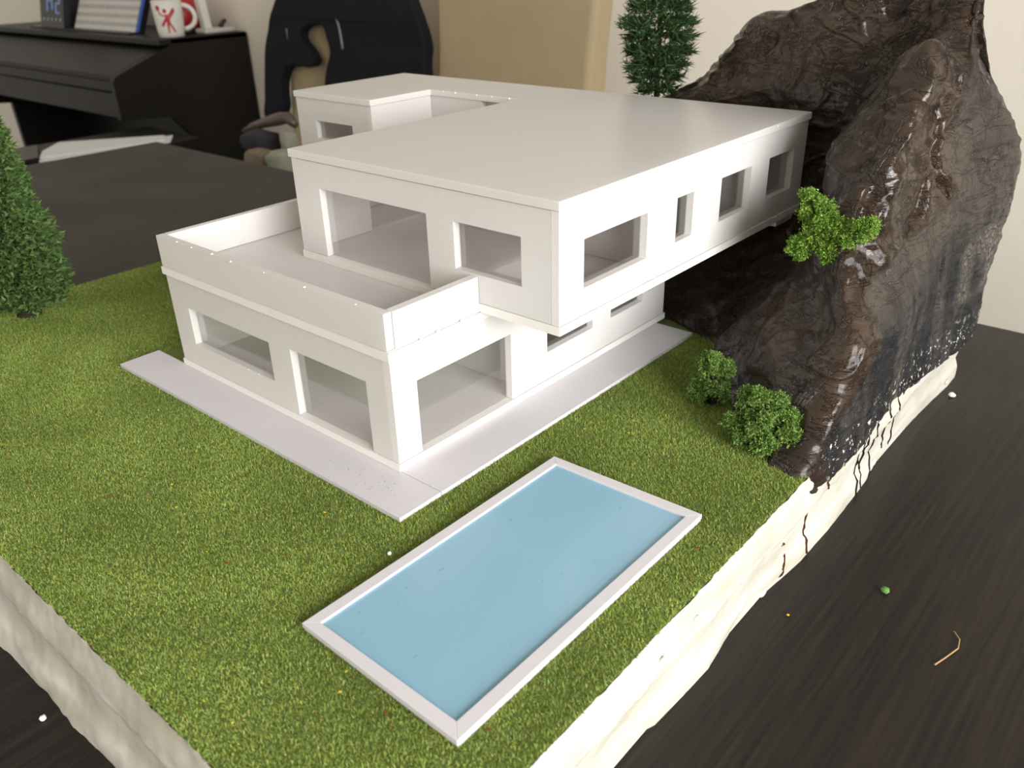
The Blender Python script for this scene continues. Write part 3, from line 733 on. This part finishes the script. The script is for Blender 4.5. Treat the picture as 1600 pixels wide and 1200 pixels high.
# ================================================================== paving, pool
pav = thing('paving_strip', 'white card paving strip along the left front of the model house', 'paving', (-.02, .16, ZG))
MB().box((-.0406, -.0433, ZG + .0003), (-.0002, .3542, 0)).build('card_sheet', M_PAVE, pav)
pav2 = thing('paving_strip', 'white card paving strip along the right side of the model house, ending at the cliff', 'paving', (.18, -.02, ZG))
MB().box((.0003, -.0433, ZG + .0003), (.3563, .0, 0)).build('card_sheet', M_PAVE, pav2)
# grey dust on the near corner of the paving
v, f = [], []
for k in range(30):
    x, y = random.gauss(-.022, .006), random.gauss(.012, .022)
    if not (-.039 < x < -.002): continue
    r = random.uniform(.00015, .00042); n0 = len(v)
    v += [(x + r*math.cos(a), y + r*math.sin(a), .0003) for a in (0, 1.6, 3.1, 4.7)] + [(x, y, .0003 + r)]
    f += [(n0+i, n0+(i+1) % 4, n0+4) for i in range(4)]
obj('dust_specks', v, f, simple('grey_dust', (.12, .12, .11, 1), .9), pav)['kind'] = 'stuff'

pool = thing('swimming_pool', 'rectangular pale blue model swimming pool with a flat white border on the lawn', 'swimming pool', (-.03, -.14, ZG))
PT = .0018
po = [(-.1473,-.0761), (-.1493,-.2034), (.0906,-.2037), (.0864,-.0791)]
pi_ = [(-.1400,-.0843), (-.1406,-.1947), (.0815,-.1960), (.0788,-.0868)]
for i in range(4):
    j = (i + 1) % 4
    st = MB().prism([po[i], po[j], pi_[j], pi_[i]], 2, ZG + .0022, PT).build('border_strip', M_POOLB, pool); bevel(st, .0002)
def shrink(P, k):
    c = np.mean(P, 0); return [tuple(c + (np.array(q) - c) * k) for q in P]
MB().prism(shrink(po, .994), 2, ZG + .0002, ZG + .0020).build('base_sheet', M_POOLB, pool)
MB().prism(pi_, 2, ZG + .0021, PT - .0018).build('water_sheet', M_WATER, pool)

# ================================================================== model trees and bushes
def leaf_cloud(P, Nrm, size, c_lo, c_hi, per=3, stretch=1.6, droop=0.0, wid=.42):
    """P points, Nrm outward dirs -> random little leaves, returns verts, faces, colours"""
    n = len(P) * per
    p = np.repeat(P, per, 0) + rng.normal(0, size*.35, (n, 3)); nr = np.repeat(Nrm, per, 0)
    d = nr + rng.normal(0, .55, (n, 3)); d[:, 2] -= droop; d /= np.linalg.norm(d, axis=1, keepdims=True)
    q = np.cross(d, rng.normal(0, 1, (n, 3))); q /= np.linalg.norm(q, axis=1, keepdims=True) + 1e-9
    sz = size * rng.uniform(.55, 1.25, (n, 1))
    a = p - q*sz*wid; b = p + q*sz*wid; c = p + d*sz*stretch
    t = rng.beta(1.6, 1.9, (n, 1)); col = np.array(c_lo)*(1-t) + np.array(c_hi)*t
    return np.stack([a, b, c], 1).reshape(-1, 3), np.arange(3*n).reshape(-1, 3), np.repeat(col, 3, 0)

def conifer(label, base, H, R, z0, n, size, lo, hi, prof, trunk_r, ragged, group='model conifers', per=3, layers=0, foot=True, stretch=1.6, wid=.42):
    t = thing('conifer_tree', label, 'tree', base, group)
    bx_, by_, bz = base
    MB().tube([(bx_, by_, bz), (bx_, by_, bz + H*.5), (bx_, by_, bz + H*.98)], [trunk_r, trunk_r*.7, trunk_r*.15], 10).build('trunk', M_TRUNK, t)
    if foot:
        v = []; 
        b = MB().lathe([(trunk_r*3.4, 0), (trunk_r*3.0, .0025), (trunk_r*1.6, .0055), (trunk_r*.9, .010)], base, 18); 
        b.v = [(x + .0012*nz3(x, y, z, 300), y + .0012*nz3(y, x, z, 300), z) for x, y, z in b.v]; b.build('root_foot', M_TRUNK, t, smooth=True)
    zz = rng.random(n)**1.25 if False else None
    # sample heights in proportion to the girth
    hs = np.linspace(0, 1, 200); w = np.array([prof(h) for h in hs]); cdf = np.cumsum(w + .05); cdf /= cdf[-1]
    h = np.interp(rng.random(n), cdf, hs)
    if layers: 
        hl = np.round(h * layers) / layers; h = np.clip(hl + (h - hl) * .45 + rng.normal(0, .004, n), 0, 1)
    az_ = rng.uniform(0, 2*np.pi, n)
    if layers: az_ = az_ + .22*np.sin(az_*9 + np.round(h*layers)*2.3)
    lump = 1 + ragged*np.array([noise.noise(Vector((math.cos(a)*2.2, math.sin(a)*2.2, hh*11))) for a, hh in zip(az_, h)])
    rad = R * np.array([prof(q) for q in h]) * lump * rng.random(n)**.33
    zc = bz + z0 + h*(H - z0)
    P_ = np.c_[bx_ + rad*np.cos(az_), by_ + rad*np.sin(az_), zc - (rad*.18 if layers else 0)]
    Nr = np.c_[np.cos(az_), np.sin(az_), np.full(n, .25)]
    vv, ff, cc_ = leaf_cloud(P_, Nr, size, lo, hi, per, stretch, 0.0, wid)
    o = obj('foliage', vv, ff, M_LEAF, t, uvcol=cc_); o['kind'] = 'stuff'
    # branches
    b = MB(); nb = 46
    for k in range(nb):
        hh = (k + .5) / nb; a = k*2.4; r = R*prof(hh)*.8; z = bz + z0 + hh*(H - z0)
        b.tube([(bx_, by_, z + r*.15), (bx_ + r*math.cos(a), by_ + r*math.sin(a), z - r*.1)], [trunk_r*.3, trunk_r*.1], 4, False)
    b.build('branches', M_TRUNK, t)['kind'] = 'stuff'
    return t
p1 = lambda h: max(.02, (1 - h)**.72) * min(1, .62 + h*5)
conifer('dense green model conifer at the left edge of the lawn', (-.037, .571, ZG), .290, .054, .016, 11000, .0044,
        (.026, .068, .018), (.145, .225, .062), p1, .004, .40)
p2 = lambda h: (.52 + 1.5*h if h < .30 else 1.0 - (h - .30)*.55) * (1 if h < .9 else (1-h)/.1)
conifer('dark green model conifer with a bare lower trunk behind the flat roof', (.549, .1310, .166), .215,   .0385, .032, 2300, .0060,
        (.012, .034, .011), (.055, .115, .036), p2, .0036, .50, layers=12, per=5, foot=False, stretch=1.9, wid=.17)

def bush(label, base, blobs, n, size, lo, hi, plate=False):
    t = thing('foam_bush', label, 'bush', base, 'clump-foliage bushes')
    Ps, Ns = [], []; st = MB()
    tot = sum(r*r for *_, r in blobs)
    for (dx_, dy_, dz_, r) in blobs:
        k = int(n*r*r/tot); d = rng.normal(0, 1, (k, 3)); d /= np.linalg.norm(d, axis=1, keepdims=True)
        lump = np.array([noise.noise(Vector(q*2.6) + Vector((dx_*90, dy_*90, dz_*90))) for q in d])
        rr = r*(1 + .7*lump)*rng.random(k)**.28
        c = np.array([base[0] + dx_, base[1] + dy_, base[2] + dz_])
        Ps.append(c + d*rr[:, None]); Ns.append(d)
        st.tube([(base[0], base[1], base[2]), (base[0] + dx_*.5, base[1] + dy_*.5, base[2] + dz_*.4), tuple(c)], [.0012, .0009, .0005], 5, False)
    vv, ff, cc_ = leaf_cloud(np.vstack(Ps), np.vstack(Ns), size, lo, hi, 3, 1.2)
    keepz = vv.reshape(-1, 3, 3)[:, :, 2].min(1) > base[2] - .004 if not plate else np.ones(len(ff), bool)
    vv = vv.reshape(-1, 3, 3)[keepz].reshape(-1, 3); cc_ = cc_.reshape(-1, 3, 3)[keepz].reshape(-1, 3); ff = np.arange(len(vv)).reshape(-1, 3)
    o = obj('foliage', vv, ff, M_LEAF, t, uvcol=cc_); o['kind'] = 'stuff'
    st.build('stems', M_TRUNK, t)
    return t
GL, GH = (.055, .112, .020), (.270, .430, .100)
def cluster(blobs, k=4, seed=1):
    r_ = random.Random(seed); out = []
    for (x, y, z, r) in blobs:
        out.append((x, y, z, r*.80))
        for _ in range(k):
            a, e = r_.uniform(0, 6.28), r_.uniform(-.5, 1.2)
            out.append((x + r*.8*math.cos(a)*math.cos(e), y + r*.8*math.sin(a)*math.cos(e), z + r*.8*math.sin(e), r*r_.uniform(.28, .48)))
    return out
B1 = (.243, -.128, ZG); B2 = (.204, -.192, ZG); B3 = (.322, -.176, .128)
bush('loose green foam bush on the lawn at the foot of the cliff, nearer the house', B1,
     cluster([(0, .004, .034, .012), (.006, .012, .022, .008), (-.008, .010, .012, .010), (.004, -.004, .012, .009), (-.010, -.004, .020, .007), (.010, -.002, .030, .009), (-.002, .002, .044, .006)], 5, 3), 8200, .0015, GL, GH)
bush('spreading green foam bush with a bare twig at the cliff corner by the base edge', B2,
     cluster([(-.002, .002, .022, .013), (.004, .014, .032, .012), (.006, -.004, .034, .011), (-.004, .020, .014, .010), (-.012, -.006, .010, .010), (.000, -.022, .018, .009), (-.004, -.016, .006, .008), (.010, -.014, .026, .009), (0, .006, .042, .008), (-.010, .012, .008, .008)], 5, 5), 13000, .0015, GL, GH)
bush('bright green foam bush perched on a ledge of the cliff', B3,
     cluster([(.004, .016, .022, .013), (-.006, .002, .008, .016), (-.006, -.012, .012, .014), (-.008, -.022, .013, .012), (-.010, -.030, .018, .010), (-.012, -.037, .023, .007), (-.010, .018, -.004, .012), (.004, .022, .034, .008), (-.012, -.010, -.004, .012), (.002, .006, .024, .011)], 4, 9), 17000, .0015, (.080, .155, .018), (.300, .500, .085), plate=True)

# ================================================================== crumbs
def crumb(name, label, cat, p, r, mat, n=1, spread=0.0, group=None):
    v, f = [], []
    for k in range(n):
        bm = bmesh.new(); bmesh.ops.create_icosphere(bm, subdivisions=2, radius=1)
        ox, oy = random.uniform(-spread, spread), random.uniform(-spread, spread); rr = r*random.uniform(.6, 1.1)
        n0 = len(v)
        for q in bm.verts:
            d = 1 + .35*noise.noise(q.co*2.5 + Vector((k*5.1, r*999, 0)))
            v.append((p[0] + ox + rr*d*q.co.x, p[1] + oy + rr*d*q.co.y, p[2] + rr*.75 + rr*.75*d*q.co.z))
        f += [tuple(q.index + n0 for q in ff.verts) for ff in bm.faces]; bm.free()
    o = obj(name, v, f, mat, smooth=True); return tag(o, label, cat, group)
crumb('foam_crumb', 'tiny white foam crumb on the grass by the pool edge', 'crumb', (-.070, -.0655, ZG + .002), .0022, M_CRUMB)
crumb('foam_crumb', 'tiny white crumb on the table beside the left side of the base', 'crumb', (-.2585, .062, ZT), .0024, M_CRUMB)
crumb('foam_crumb', 'small white crumb on the table at the far right end of the base', 'crumb', (.536, -.252, ZT), .0042, M_CRUMB)
crumb('moss_crumb', 'small green foam crumb lying on the dark table', 'crumb', (.1915, -.3048, ZT), .0030, simple('green_crumb', (.10, .26, .05, 1), .8, var=.4, scale=600))
crumb('yellow_crumb', 'tiny yellow crumb on the table near the base', 'crumb', (.1243, -.2603, ZT), .0012, simple('yellow_crumb_mat', (.5, .38, .03, 1), .8))
o = MB().tube([(.1800,-.3548,ZT+.0009),(.1790,-.3560,ZT+.0018),(.1735,-.3606,ZT+.0020),(.1647,-.3622,ZT+.0016),(.1580,-.3602,ZT+.0013),(.1500,-.3578,ZT+.0011),(.1406,-.3546,ZT+.0008)], [.0003,.0004,.0004,.0005,.0005,.0005,.0006], 6).build('straw_fibre', simple('dry_straw', (.42, .27, .12, 1), .7))
tag(o, 'bent straw-coloured fibre lying on the dark table', 'fibre')

# ================================================================== chairs behind the table
def slab(name, outline, to3, depth, bev, mat, parent=None, smooth_pts=True, res=6):
    """rounded thick slab from a 2-D outline; to3 maps (a, b, d) to model units"""
    cu = bpy.data.curves.new(name, 'CURVE'); cu.dimensions = '2D'; cu.fill_mode = 'BOTH'
    cu.offset = -bev; cu.extrude = max(1e-4, depth/2 - bev); cu.bevel_depth = bev; cu.bevel_resolution = 3; cu.resolution_u = res
    sp = cu.splines.new('BEZIER'); sp.bezier_points.add(len(outline) - 1); sp.use_cyclic_u = True
    for q, p in zip(sp.bezier_points, outline):
        q.co = (p[0], p[1], 0); q.handle_left_type = q.handle_right_type = 'AUTO' if smooth_pts else 'VECTOR'
    tmp = bpy.data.objects.new('tmp', cu); COL.objects.link(tmp)
    dg = bpy.context.evaluated_depsgraph_get(); me = tmp.evaluated_get(dg).to_mesh()
    v = [to3(*q.co) for q in me.vertices]; f = [tuple(p.vertices) for p in me.polygons]
    tmp.evaluated_get(dg).to_mesh_clear(); bpy.data.objects.remove(tmp); bpy.data.curves.remove(cu)
    bm = bmesh.new(); vs_ = [bm.verts.new(q) for q in v]
    for q in f:
        try: bm.faces.new([vs_[i] for i in q])
        except ValueError: pass
    bmesh.ops.remove_doubles(bm, verts=bm.verts, dist=1e-5); bm.verts.index_update()
    v = [tuple(q.co) for q in bm.verts]; f = [tuple(x.index for x in q.verts) for q in bm.faces]; bm.free()
    return obj(name, v, f, mat, parent, smooth=False)

XC = 1.50
def chair(label, yc, wid_b, wid_t):
    t = thing('dining_chair', label, 'chair', (XC - .25, yc, ZF), 'tan dining chairs')
    zs_, zt_ = ZF + .47/S, .34
    out = [(yc - wid_b/2, zs_ - .05), (yc + wid_b/2, zs_ - .05), (yc + wid_t/2*.97, .1), (yc + wid_t/2, zt_ - .03), (yc + wid_t/2 - .05, zt_), (yc - wid_t/2 + .05, zt_), (yc - wid_t/2, zt_ - .03), (yc - wid_t/2*.97, .1)]
    # the back leans away from the table a little
    slab('backrest', out, lambda a, b, d: (XC + d + .10*(b - zs_), a, b), .085, .02, M_CHAIR, t, False)
    sb = MB().box((XC - .58, yc - wid_b/2, zs_ - .15), (XC - .045, yc + wid_b/2, zs_)).build('seat', M_CHAIR, t); bevel(sb, .015, 3)
    for sx in (XC - .56, XC - .05):
        for sy in (yc - wid_b/2 + .02, yc + wid_b/2 - .075):
            MB().box((sx, sy, ZF), (sx + .055, sy + .055, zs_ - .15)).build('leg', M_DARKWOOD, t)
    return t
def unp(px, py, X):     # picture measurement -> point on the plane x = X
    d = fwd + r2*((px - 800)/F_PX) + u2*((600 - py)/F_PX); c = Vector((-0.3443, -0.4184, 0.3473)); k = (X - c.x)/d.x; return c + d*k
chair('tan upholstered dining chair with a bare back, to the right of the jacket', 1.200, .555, .575)
chair('tan upholstered dining chair with the dark jacket hung over it', unp(447, 150, XC - .02).y - .285, .57, .585)

# ---- jacket draped over the left chair
XJ = XC - .076
out_px = [(437, 0), (424, 56), (420, 112), (421, 150), (422, 183), (436, 184), (447, 176), (448, 140), (450, 118), (456, 105), (476, 103), (497, 98), (494, 87), (488, 75), (481, 65), (478, 55), (482, 45),
          (492, 39), (502, 37), (511, 42), (517, 58), (522, 81), (517, 105), (514, 130), (512, 165), (520, 205), (590, 212), (660, 205), (671, 150), (671, 100), (671, 69), (662, 28), (650, 0), (640, -28), (600, -52), (530, -56), (470, -42)]
def unl(px, py):          # on the leaning plane of the chair back
    X = XJ
    for _ in range(6): p = unp(px, py, X); X = XJ + .10*(p.z + .44)
    return p
oj = [(unl(a, b).y, unl(a, b).z) for a, b in out_px]
jk = thing('winter_jacket', 'dark navy winter jacket hanging over the back of a tan chair', 'jacket', (XJ, 1.9, -.1))
def lean(a, b, d): return (XJ + d + .10*(b + .44) - .010*abs(noise.noise(Vector((a*9, b*9, 0)))), a, b)
slab('body', oj, lean, .042, .008, M_JACKET, jk, True, 5)
def strip(name, pxs, w, mat):
    pts = [unl(a, b) for a, b in pxs]
    pts = [(XJ - .022 + .10*(p.z + .44), p.y, p.z) for p in pts]
    return MB().tube(pts, w, 6).build(name, mat, jk, smooth=True)
strip('zip', [(533, 24), (538, 38), (541, 54), (543, 66), (544, 76)], .0042, M_ZIP)
strip('sleeve_tab', [(457, 44), (458, 52), (459, 60)], .0040, M_ZIP)

# ---- bundle on the chair seat beside the table: bag with folded clothes, only its top shows above the table edge
zs_ = ZF + .47/S
bc_ = unp(418, 225, 1.12)
bag = thing('shopping_bag', 'open bag of dark and pale folded clothes on the chair seat beyond the table edge', 'bag', (bc_.x, bc_.y, zs_))
def pillow(name, c, hx, hy, hz, mat, seed, parent=bag):
    bm = bmesh.new(); bmesh.ops.create_icosphere(bm, subdivisions=3, radius=1)
    v = []
    for q in bm.verts:
        p = q.co; e = lambda a: math.copysign(abs(a)**.6, a)
        k = 1 + .16*noise.noise(p*2 + Vector((seed, 0, 0)))
        v.append((c[0] + hx*e(p.x)*k, c[1] + hy*e(p.y)*k, c[2] + hz*e(p.z)*k))
    f = [tuple(x.index for x in q.verts) for q in bm.faces]; bm.free(); return obj(name, v, f, mat, parent, smooth=True)
M_PURP = simple('dark_plum_cloth', (.022, .019, .028, 1), .8, var=.3, scale=20); M_BEIGE = simple('beige_cloth', (.20, .155, .11, 1), .85, var=.15, scale=15)
M_PALE = simple('pale_green_cloth', (.30, .31, .25, 1), .85, var=.15, scale=15); M_ROSE = simple('dusty_rose_plastic', (.10, .068, .058, 1), .35, var=.2, scale=12)
def at(px, py, X): p = unp(px, py, X); return (p.x, p.y, p.z)
zl = zs_ + .004
MB().prism([(bc_.x - .10, bc_.y - .12), (bc_.x + .08, bc_.y - .12), (bc_.x + .08, bc_.y + .12), (bc_.x - .10, bc_.y + .12)], 2, zl, bc_.z - .11).build('body', M_PURP, bag)
pillow('folded_cloth', at(408, 222, 1.13), .045, .060, .034, M_PURP, 1)
pillow('folded_cloth', at(408, 252, 1.04), .035, .044, .034, M_BEIGE, 2)
pillow('folded_cloth', at(440, 258, 1.02), .035, .036, .040, M_PALE, 3)
pillow('folded_cloth', at(453, 222, 1.12), .025, .020, .030, M_PALE, 4)
rim = [at(a, b, 1.17) for a, b in ((380, 205), (396, 197), (416, 191), (436, 186), (450, 184), (462, 196))]
MB().tube(rim, [.006, .012, .016, .020, .018, .010], 8).build('bag_rim', M_ROSE, bag, smooth=True)

# ================================================================== piano by the back wall
YP, YPF = 2.878, 4.55
piano = thing('digital_piano', 'black upright digital piano against the cream wall', 'piano', (1.5, 3.6, ZF))
xr = XW - .006
side = [(xr, .067), (1.455, .071), (1.452, .050), (1.205, -.041), (1.191, -.060), (1.191, -.196), (1.40, -.215), (1.47, -.30), (1.50, ZF + .12), (1.22, ZF + .07), (1.22, ZF), (xr, ZF)]
MB().prism(side, 1, YP, YP + .030).build('side_panel', M_PIANO, piano)
MB().prism([(xr, -.196), (1.191, -.196), (1.191, -.28), (1.42, -.30), (1.44, ZF + .12), (1.22, ZF + .07), (1.22, ZF), (xr, ZF)], 1, YPF, YPF + .030).build('side_panel', M_PIANO, piano)
bevel(MB().box((1.40, YP, .048), (xr, YPF + .03, .071)).build('top_board', M_PIANO, piano), .003)
MB().prism([(1.44, .047), (1.206, -.040), (1.206, -.060), (1.44, -.060)], 1, YP + .0305, YPF).build('key_lid', M_PIANO, piano)
bevel(MB().box((1.192, YP + .0305, -.098), (1.44, YPF, -.061)).build('key_slip', M_PIANO, piano), .004)
bevel(MB().box((1.200, YP + .0305, -.196), (1.44, YPF, -.102)).build('key_bed', M_PIANO, piano), .004)
MB().box((xr - .06, YP + .031, ZF + .25), (xr, YPF, .046)).build('back_panel', M_PIANO, piano)
# music rest
MB().prism([(1.500, .072), (1.520, .072), (1.640, .330), (1.620, .330)], 1, 3.20, 4.15).build('music_rest', M_BLACKPL, piano)
MB().box((1.452, 3.20, .0712), (1.500, 4.15, .079)).build('music_ledge', M_BLACKPL, piano)

# ---- things on the piano
def pimg(px, py, z): # picture measurement -> point at height z
    d = fwd + r2*((px - 800)/F_PX) + u2*((600 - py)/F_PX); c = Vector((-0.3443, -0.4184, 0.3473)); k = (z - c.z)/d.z; return c + d*k
ZPT = .0714
mg = (1.500, 2.945, ZPT)
mug = thing('ceramic_mug', 'white mug with a red figure printed on it, on the piano corner', 'mug', mg)
MR, MH = .056, .132
prof = [(0.0, .004), (MR*.80, .0), (MR*.86, .002), (MR*.90, .02), (MR*.97, .07), (MR, MH), (MR*.95, MH + .001), (MR*.90, .07), (MR*.80, .012), (0, .010)]
MB().lathe(prof, mg, 36).build('body', M_MUG, mug, smooth=True)
hd = Vector((.86, -.52, 0)).normalized()      # handle to the right
hp_ = [Vector(mg) + hd*(MR*.93 + .046*math.sin(a)*1.0) + Vector((0, 0, .070 - .043*math.cos(a))) for a in np.linspace(.0, math.pi, 14)]
MB().tube(hp_, .0088, 10).build('handle', M_MUG, mug, smooth=True)
# printed figure, wrapped on the wall of the mug. (a: across in u, b: height)
face = Vector((-.47, -.88, 0)).normalized() * .0 + (Vector((-0.3443, -0.4184, 0)) - Vector((mg[0], mg[1], 0))).normalized()
fa = math.atan2(face.y, face.x)
def wrap(a, b, off=.0011):
    r = MR*float(np.interp(b, [0, .02, .07, MH], [.86, .90, .97, 1.0])) + off
    th = fa + a / MR
    return (mg[0] + r*math.cos(th), mg[1] + r*math.sin(th), mg[2] + b)
def decal(name, poly):
    # fan of small triangles so the print follows the curve
    P = np.array(poly); c = P.mean(0); v, f = [], []
    n = len(P)
    dense = []
    for i in range(n):
        for k in range(4): dense.append(P[i] + (P[(i+1) % n] - P[i])*k/4)
    v = [wrap(*q) for q in dense] + [wrap(*(c + (np.array(q) - c)*.5)) for q in dense] + [wrap(*c)]
    m_ = len(dense)
    f = [(i, (i+1) % m_, m_ + (i+1) % m_, m_ + i) for i in range(m_)] + [(m_ + i, m_ + (i+1) % m_, 2*m_) for i in range(m_)]
    obj(name, v, f, M_RED, mug)
circ = lambda x, y, r, n=10: [(x + r*math.cos(2*math.pi*k/n), y + r*math.sin(2*math.pi*k/n)) for k in range(n)]
# picture-space pattern turned to mug space: pixel (220..380 crop) -> local
sx = .00024
L = lambda X, Y: ((X - 600)*sx*.98, .002 + (590 - Y)*sx)
for poly in ([L(x, y) for x, y in ((540,250),(620,250),(625,300),(605,400),(560,410),(545,330))],            # torso
             [L(550 + 32*math.cos(a), 200 - 34*math.sin(a)) for a in np.linspace(0, 6.28, 10, endpoint=False)],     # head
             [L(440 + 38*math.cos(a), 155 - 42*math.sin(a)) for a in np.linspace(0, 6.28, 10, endpoint=False)],     # ball
             [L(x, y) for x, y in ((590,255),(690,150),(715,200),(640,300),(600,300))],                        # raised wing
             [L(x, y) for x, y in ((550,290),(565,330),(490,435),(450,405))],                                  # lower wing
             [L(x, y) for x, y in ((440,195),(455,195),(470,240),(540,265),(535,285),(460,255))],              # arm
             [L(x, y) for x, y in ((552,395),(592,395),(578,530),(555,530))],                                  # leg
             [L(x, y) for x, y in ((590,395),(615,370),(690,515),(660,520))]):
    decal('printed_figure', poly)

# red ball, charger stand, clock, music book
def lathe_thing(name, label, cat, c, prof_, mat, seg=28):
    return tag(MB().lathe(prof_, c, seg).build(name, mat, smooth=True), label, cat)
rb = (1.640, 3.085, ZPT)
tb_ = thing('red_tin', 'round red tin behind the white mug on the piano', 'tin', rb)
MB().lathe([(0, 0), (.072, 0), (.075, .004), (.075, .020)], rb, 28).build('base', M_BLACKPL, tb_, smooth=True)
MB().lathe([(.074, .0205), (.086, .05), (.088, .085), (.080, .12), (.05, .145), (0, .150)], rb, 28).build('body', M_RED, tb_, smooth=True)
cs = (1.695, 2.930, ZPT)
st = thing('charger_stand', 'pale grey gadget stand with a white upright beside the mug handle', 'stand', cs)
bevel(MB().box((cs[0] - .075, cs[1] - .035, ZPT), (cs[0] + .065, cs[1] + .05, ZPT + .020)).build('base', M_GREYPL, st), .008, 3)
MB().prism([(cs[0] - .060, ZPT + .0205), (cs[0] - .030, ZPT + .0205), (cs[0] - .050, ZPT + .26), (cs[0] - .085, ZPT + .26)], 1, cs[1] - .01, cs[1] + .02).build('upright', M_MUG, st)
MB().tube([(cs[0] + .012, cs[1] - .005, ZPT + .021), (cs[0] + .025, cs[1] - .005, ZPT + .038), (cs[0] + .040, cs[1] - .005, ZPT + .046)], [.010, .009, .007], 8).build('clip', M_BLACKPL, st, smooth=True)

def page_mat():
    m, nt, b = nodes('printed_score')
    tc = N(nt, 'ShaderNodeTexCoord'); mp = N(nt, 'ShaderNodeMapping'); mp.inputs['Scale'].default_value = (1, 1, 1)
    nt.links.new(tc.outputs['Generated'], mp.inputs['Vector'])
    sp = N(nt, 'ShaderNodeSeparateXYZ'); nt.links.new(mp.outputs['Vector'], sp.inputs[0])
    w = N(nt, 'ShaderNodeMath', operation='MULTIPLY'); w.inputs[1].default_value = 8.0; nt.links.new(sp.outputs['Z'], w.inputs[0])
    fr = N(nt, 'ShaderNodeMath', operation='FRACT'); nt.links.new(w.outputs[0], fr.inputs[0])
    gt = N(nt, 'ShaderNodeMath', operation='GREATER_THAN'); gt.inputs[1].default_value = 0.52; nt.links.new(fr.outputs[0], gt.inputs[0])
    nz = N(nt, 'ShaderNodeTexNoise'); nz.inputs['Scale'].default_value = 150; nt.links.new(tc.outputs['Object'], nz.inputs['Vector'])
    mu = N(nt, 'ShaderNodeMath', operation='MULTIPLY'); nt.links.new(gt.outputs[0], mu.inputs[0]); nt.links.new(nz.outputs['Fac'], mu.inputs[1])
    mx = N(nt, 'ShaderNodeMix', data_type='RGBA'); mx.inputs[6].default_value = (.62, .60, .57, 1); mx.inputs[7].default_value = (.25, .25, .25, 1)
    nt.links.new(mu.outputs[0], mx.inputs[0]); nt.links.new(mx.outputs[2], b.inputs['Base Color']); b.inputs['Roughness'].default_value = .8
    return m
M_SCORE = page_mat()
bk = thing('music_book', 'open sheet-music book with a blue cover on the piano rest', 'book', (1.49, 3.47, .080))
def leafpage(nm, y0, y1, dx, mat, z0=.080, z1=.335, th=.006):
    sl = .12/.258
    return MB().prism([(1.4945 - dx, z0), (1.4945 - dx + th, z0), (1.4945 - dx + th + (z1 - z0)*sl, z1), (1.4945 - dx + (z1 - z0)*sl, z1)], 1, y0, y1).build(nm, mat, bk)
leafpage('cover', 3.205, 3.775, .0, M_BLUE); leafpage('page', 3.225, 3.488, .0065, M_SCORE); leafpage('page', 3.492, 3.765, .0065, M_SCORE)

ck = thing('digital_clock', 'small black digital clock standing on the left of the piano rest', 'clock', (1.47, 4.05, .0795))
cz0 = .0795
def cpr(nm, pts, y0, y1, mat): return MB().prism(pts, 1, y0, y1).build(nm, mat, ck)
cpr('case', [(1.456, cz0), (1.490, cz0), (1.535, cz0 + .20), (1.500, cz0 + .20)], 3.800, 4.040, M_BLACKPL)
def emis(name, c, st_):
    m, nt, b = nodes(name); b.inputs['Base Color'].default_value = (0.02, 0.02, 0.03, 1); b.inputs['Emission Color'].default_value = c; b.inputs['Emission Strength'].default_value = st_; return m
M_DIG = emis('clock_digits', (.35, .50, .85, 1), .28); M_ICON = emis('clock_icons', (.7, .7, .7, 1), .25)
def on_face(y, z): return (1.456 - .0012 + (z - cz0)*.22, y, z)
def seg(y0, z0, y1, z1, w=.0045, mat=M_DIG, nm='digit_segment'):
    MB().tube([on_face(y0, z0), on_face(y1, z1)], w, 6).build(nm, mat, ck)
SEG = {'1': 'bc', '9': 'abcdfg', '2': 'abdeg', '4': 'bcfg', 'C': 'adef', '6': 'acdefg'}
def digit(ch, y, z, w=.036, h=.078):
    q = dict(a=((0, h), (w, h)), b=((w, h), (w, h/2)), c=((w, h/2), (w, 0)), d=((0, 0), (w, 0)), e=((0, 0), (0, h/2)), f=((0, h/2), (0, h)), g=((0, h/2), (w, h/2)))
    for c in SEG[ch]:
        (a0, b0), (a1, b1) = q[c]; seg(y - a0, z + b0, y - a1, z + b1)
digit('1', 3.995, cz0 + .066); digit('4', 3.945, cz0 + .072); digit('2', 3.870, cz0 + .060)
for k in range(5): seg(4.005 - k*.042, cz0 + .028, 3.995 - k*.042, cz0 + .038, .0035, M_ICON, 'icon_mark')

# ---- low black side table with papers and a closed folder
zb = -.225
bn = thing('side_table', 'low black side table in front of the piano, papers on top', 'side table', (0.95, 2.66, ZF))
bevel(MB().box((.52, 2.47, zb - .05), (1.27, 2.84, zb)).build('table_top', M_PIANO, bn), .006)
for lx in (.54, 1.19):
    for ly in (2.49, 2.76): MB().box((lx, ly, ZF), (lx + .06, ly + .06, zb - .05)).build('leg', M_PIANO, bn)
def sheet(label, pxs, z, mat, name='paper_sheet', th=.004, cat='paper', group=None):
    pts = [pimg(a, b, z) for a, b in pxs]
    o = MB().prism([(p.x, p.y) for p in pts], 2, z - th, z).build(name, mat); return tag(o, label, cat, group)
sheet('dark closed folder lying on the black side table beside the papers', [(22, 232), (58, 226), (60, 246), (30, 252)], zb + .014, M_BLACKPL, 'document_folder', .0135, 'folder')
sheet('loose white paper, lower sheet of the two on the black side table', [(61, 252), (66, 242), (270, 211), (266, 221)], zb + .005, M_PAPER, th=.0045)
sheet('loose white paper, large upper sheet of the two on the black side table', [(62, 246), (66, 236), (92, 222), (257, 211), (258, 218)], zb + .011, M_PAPER, th=.0055)
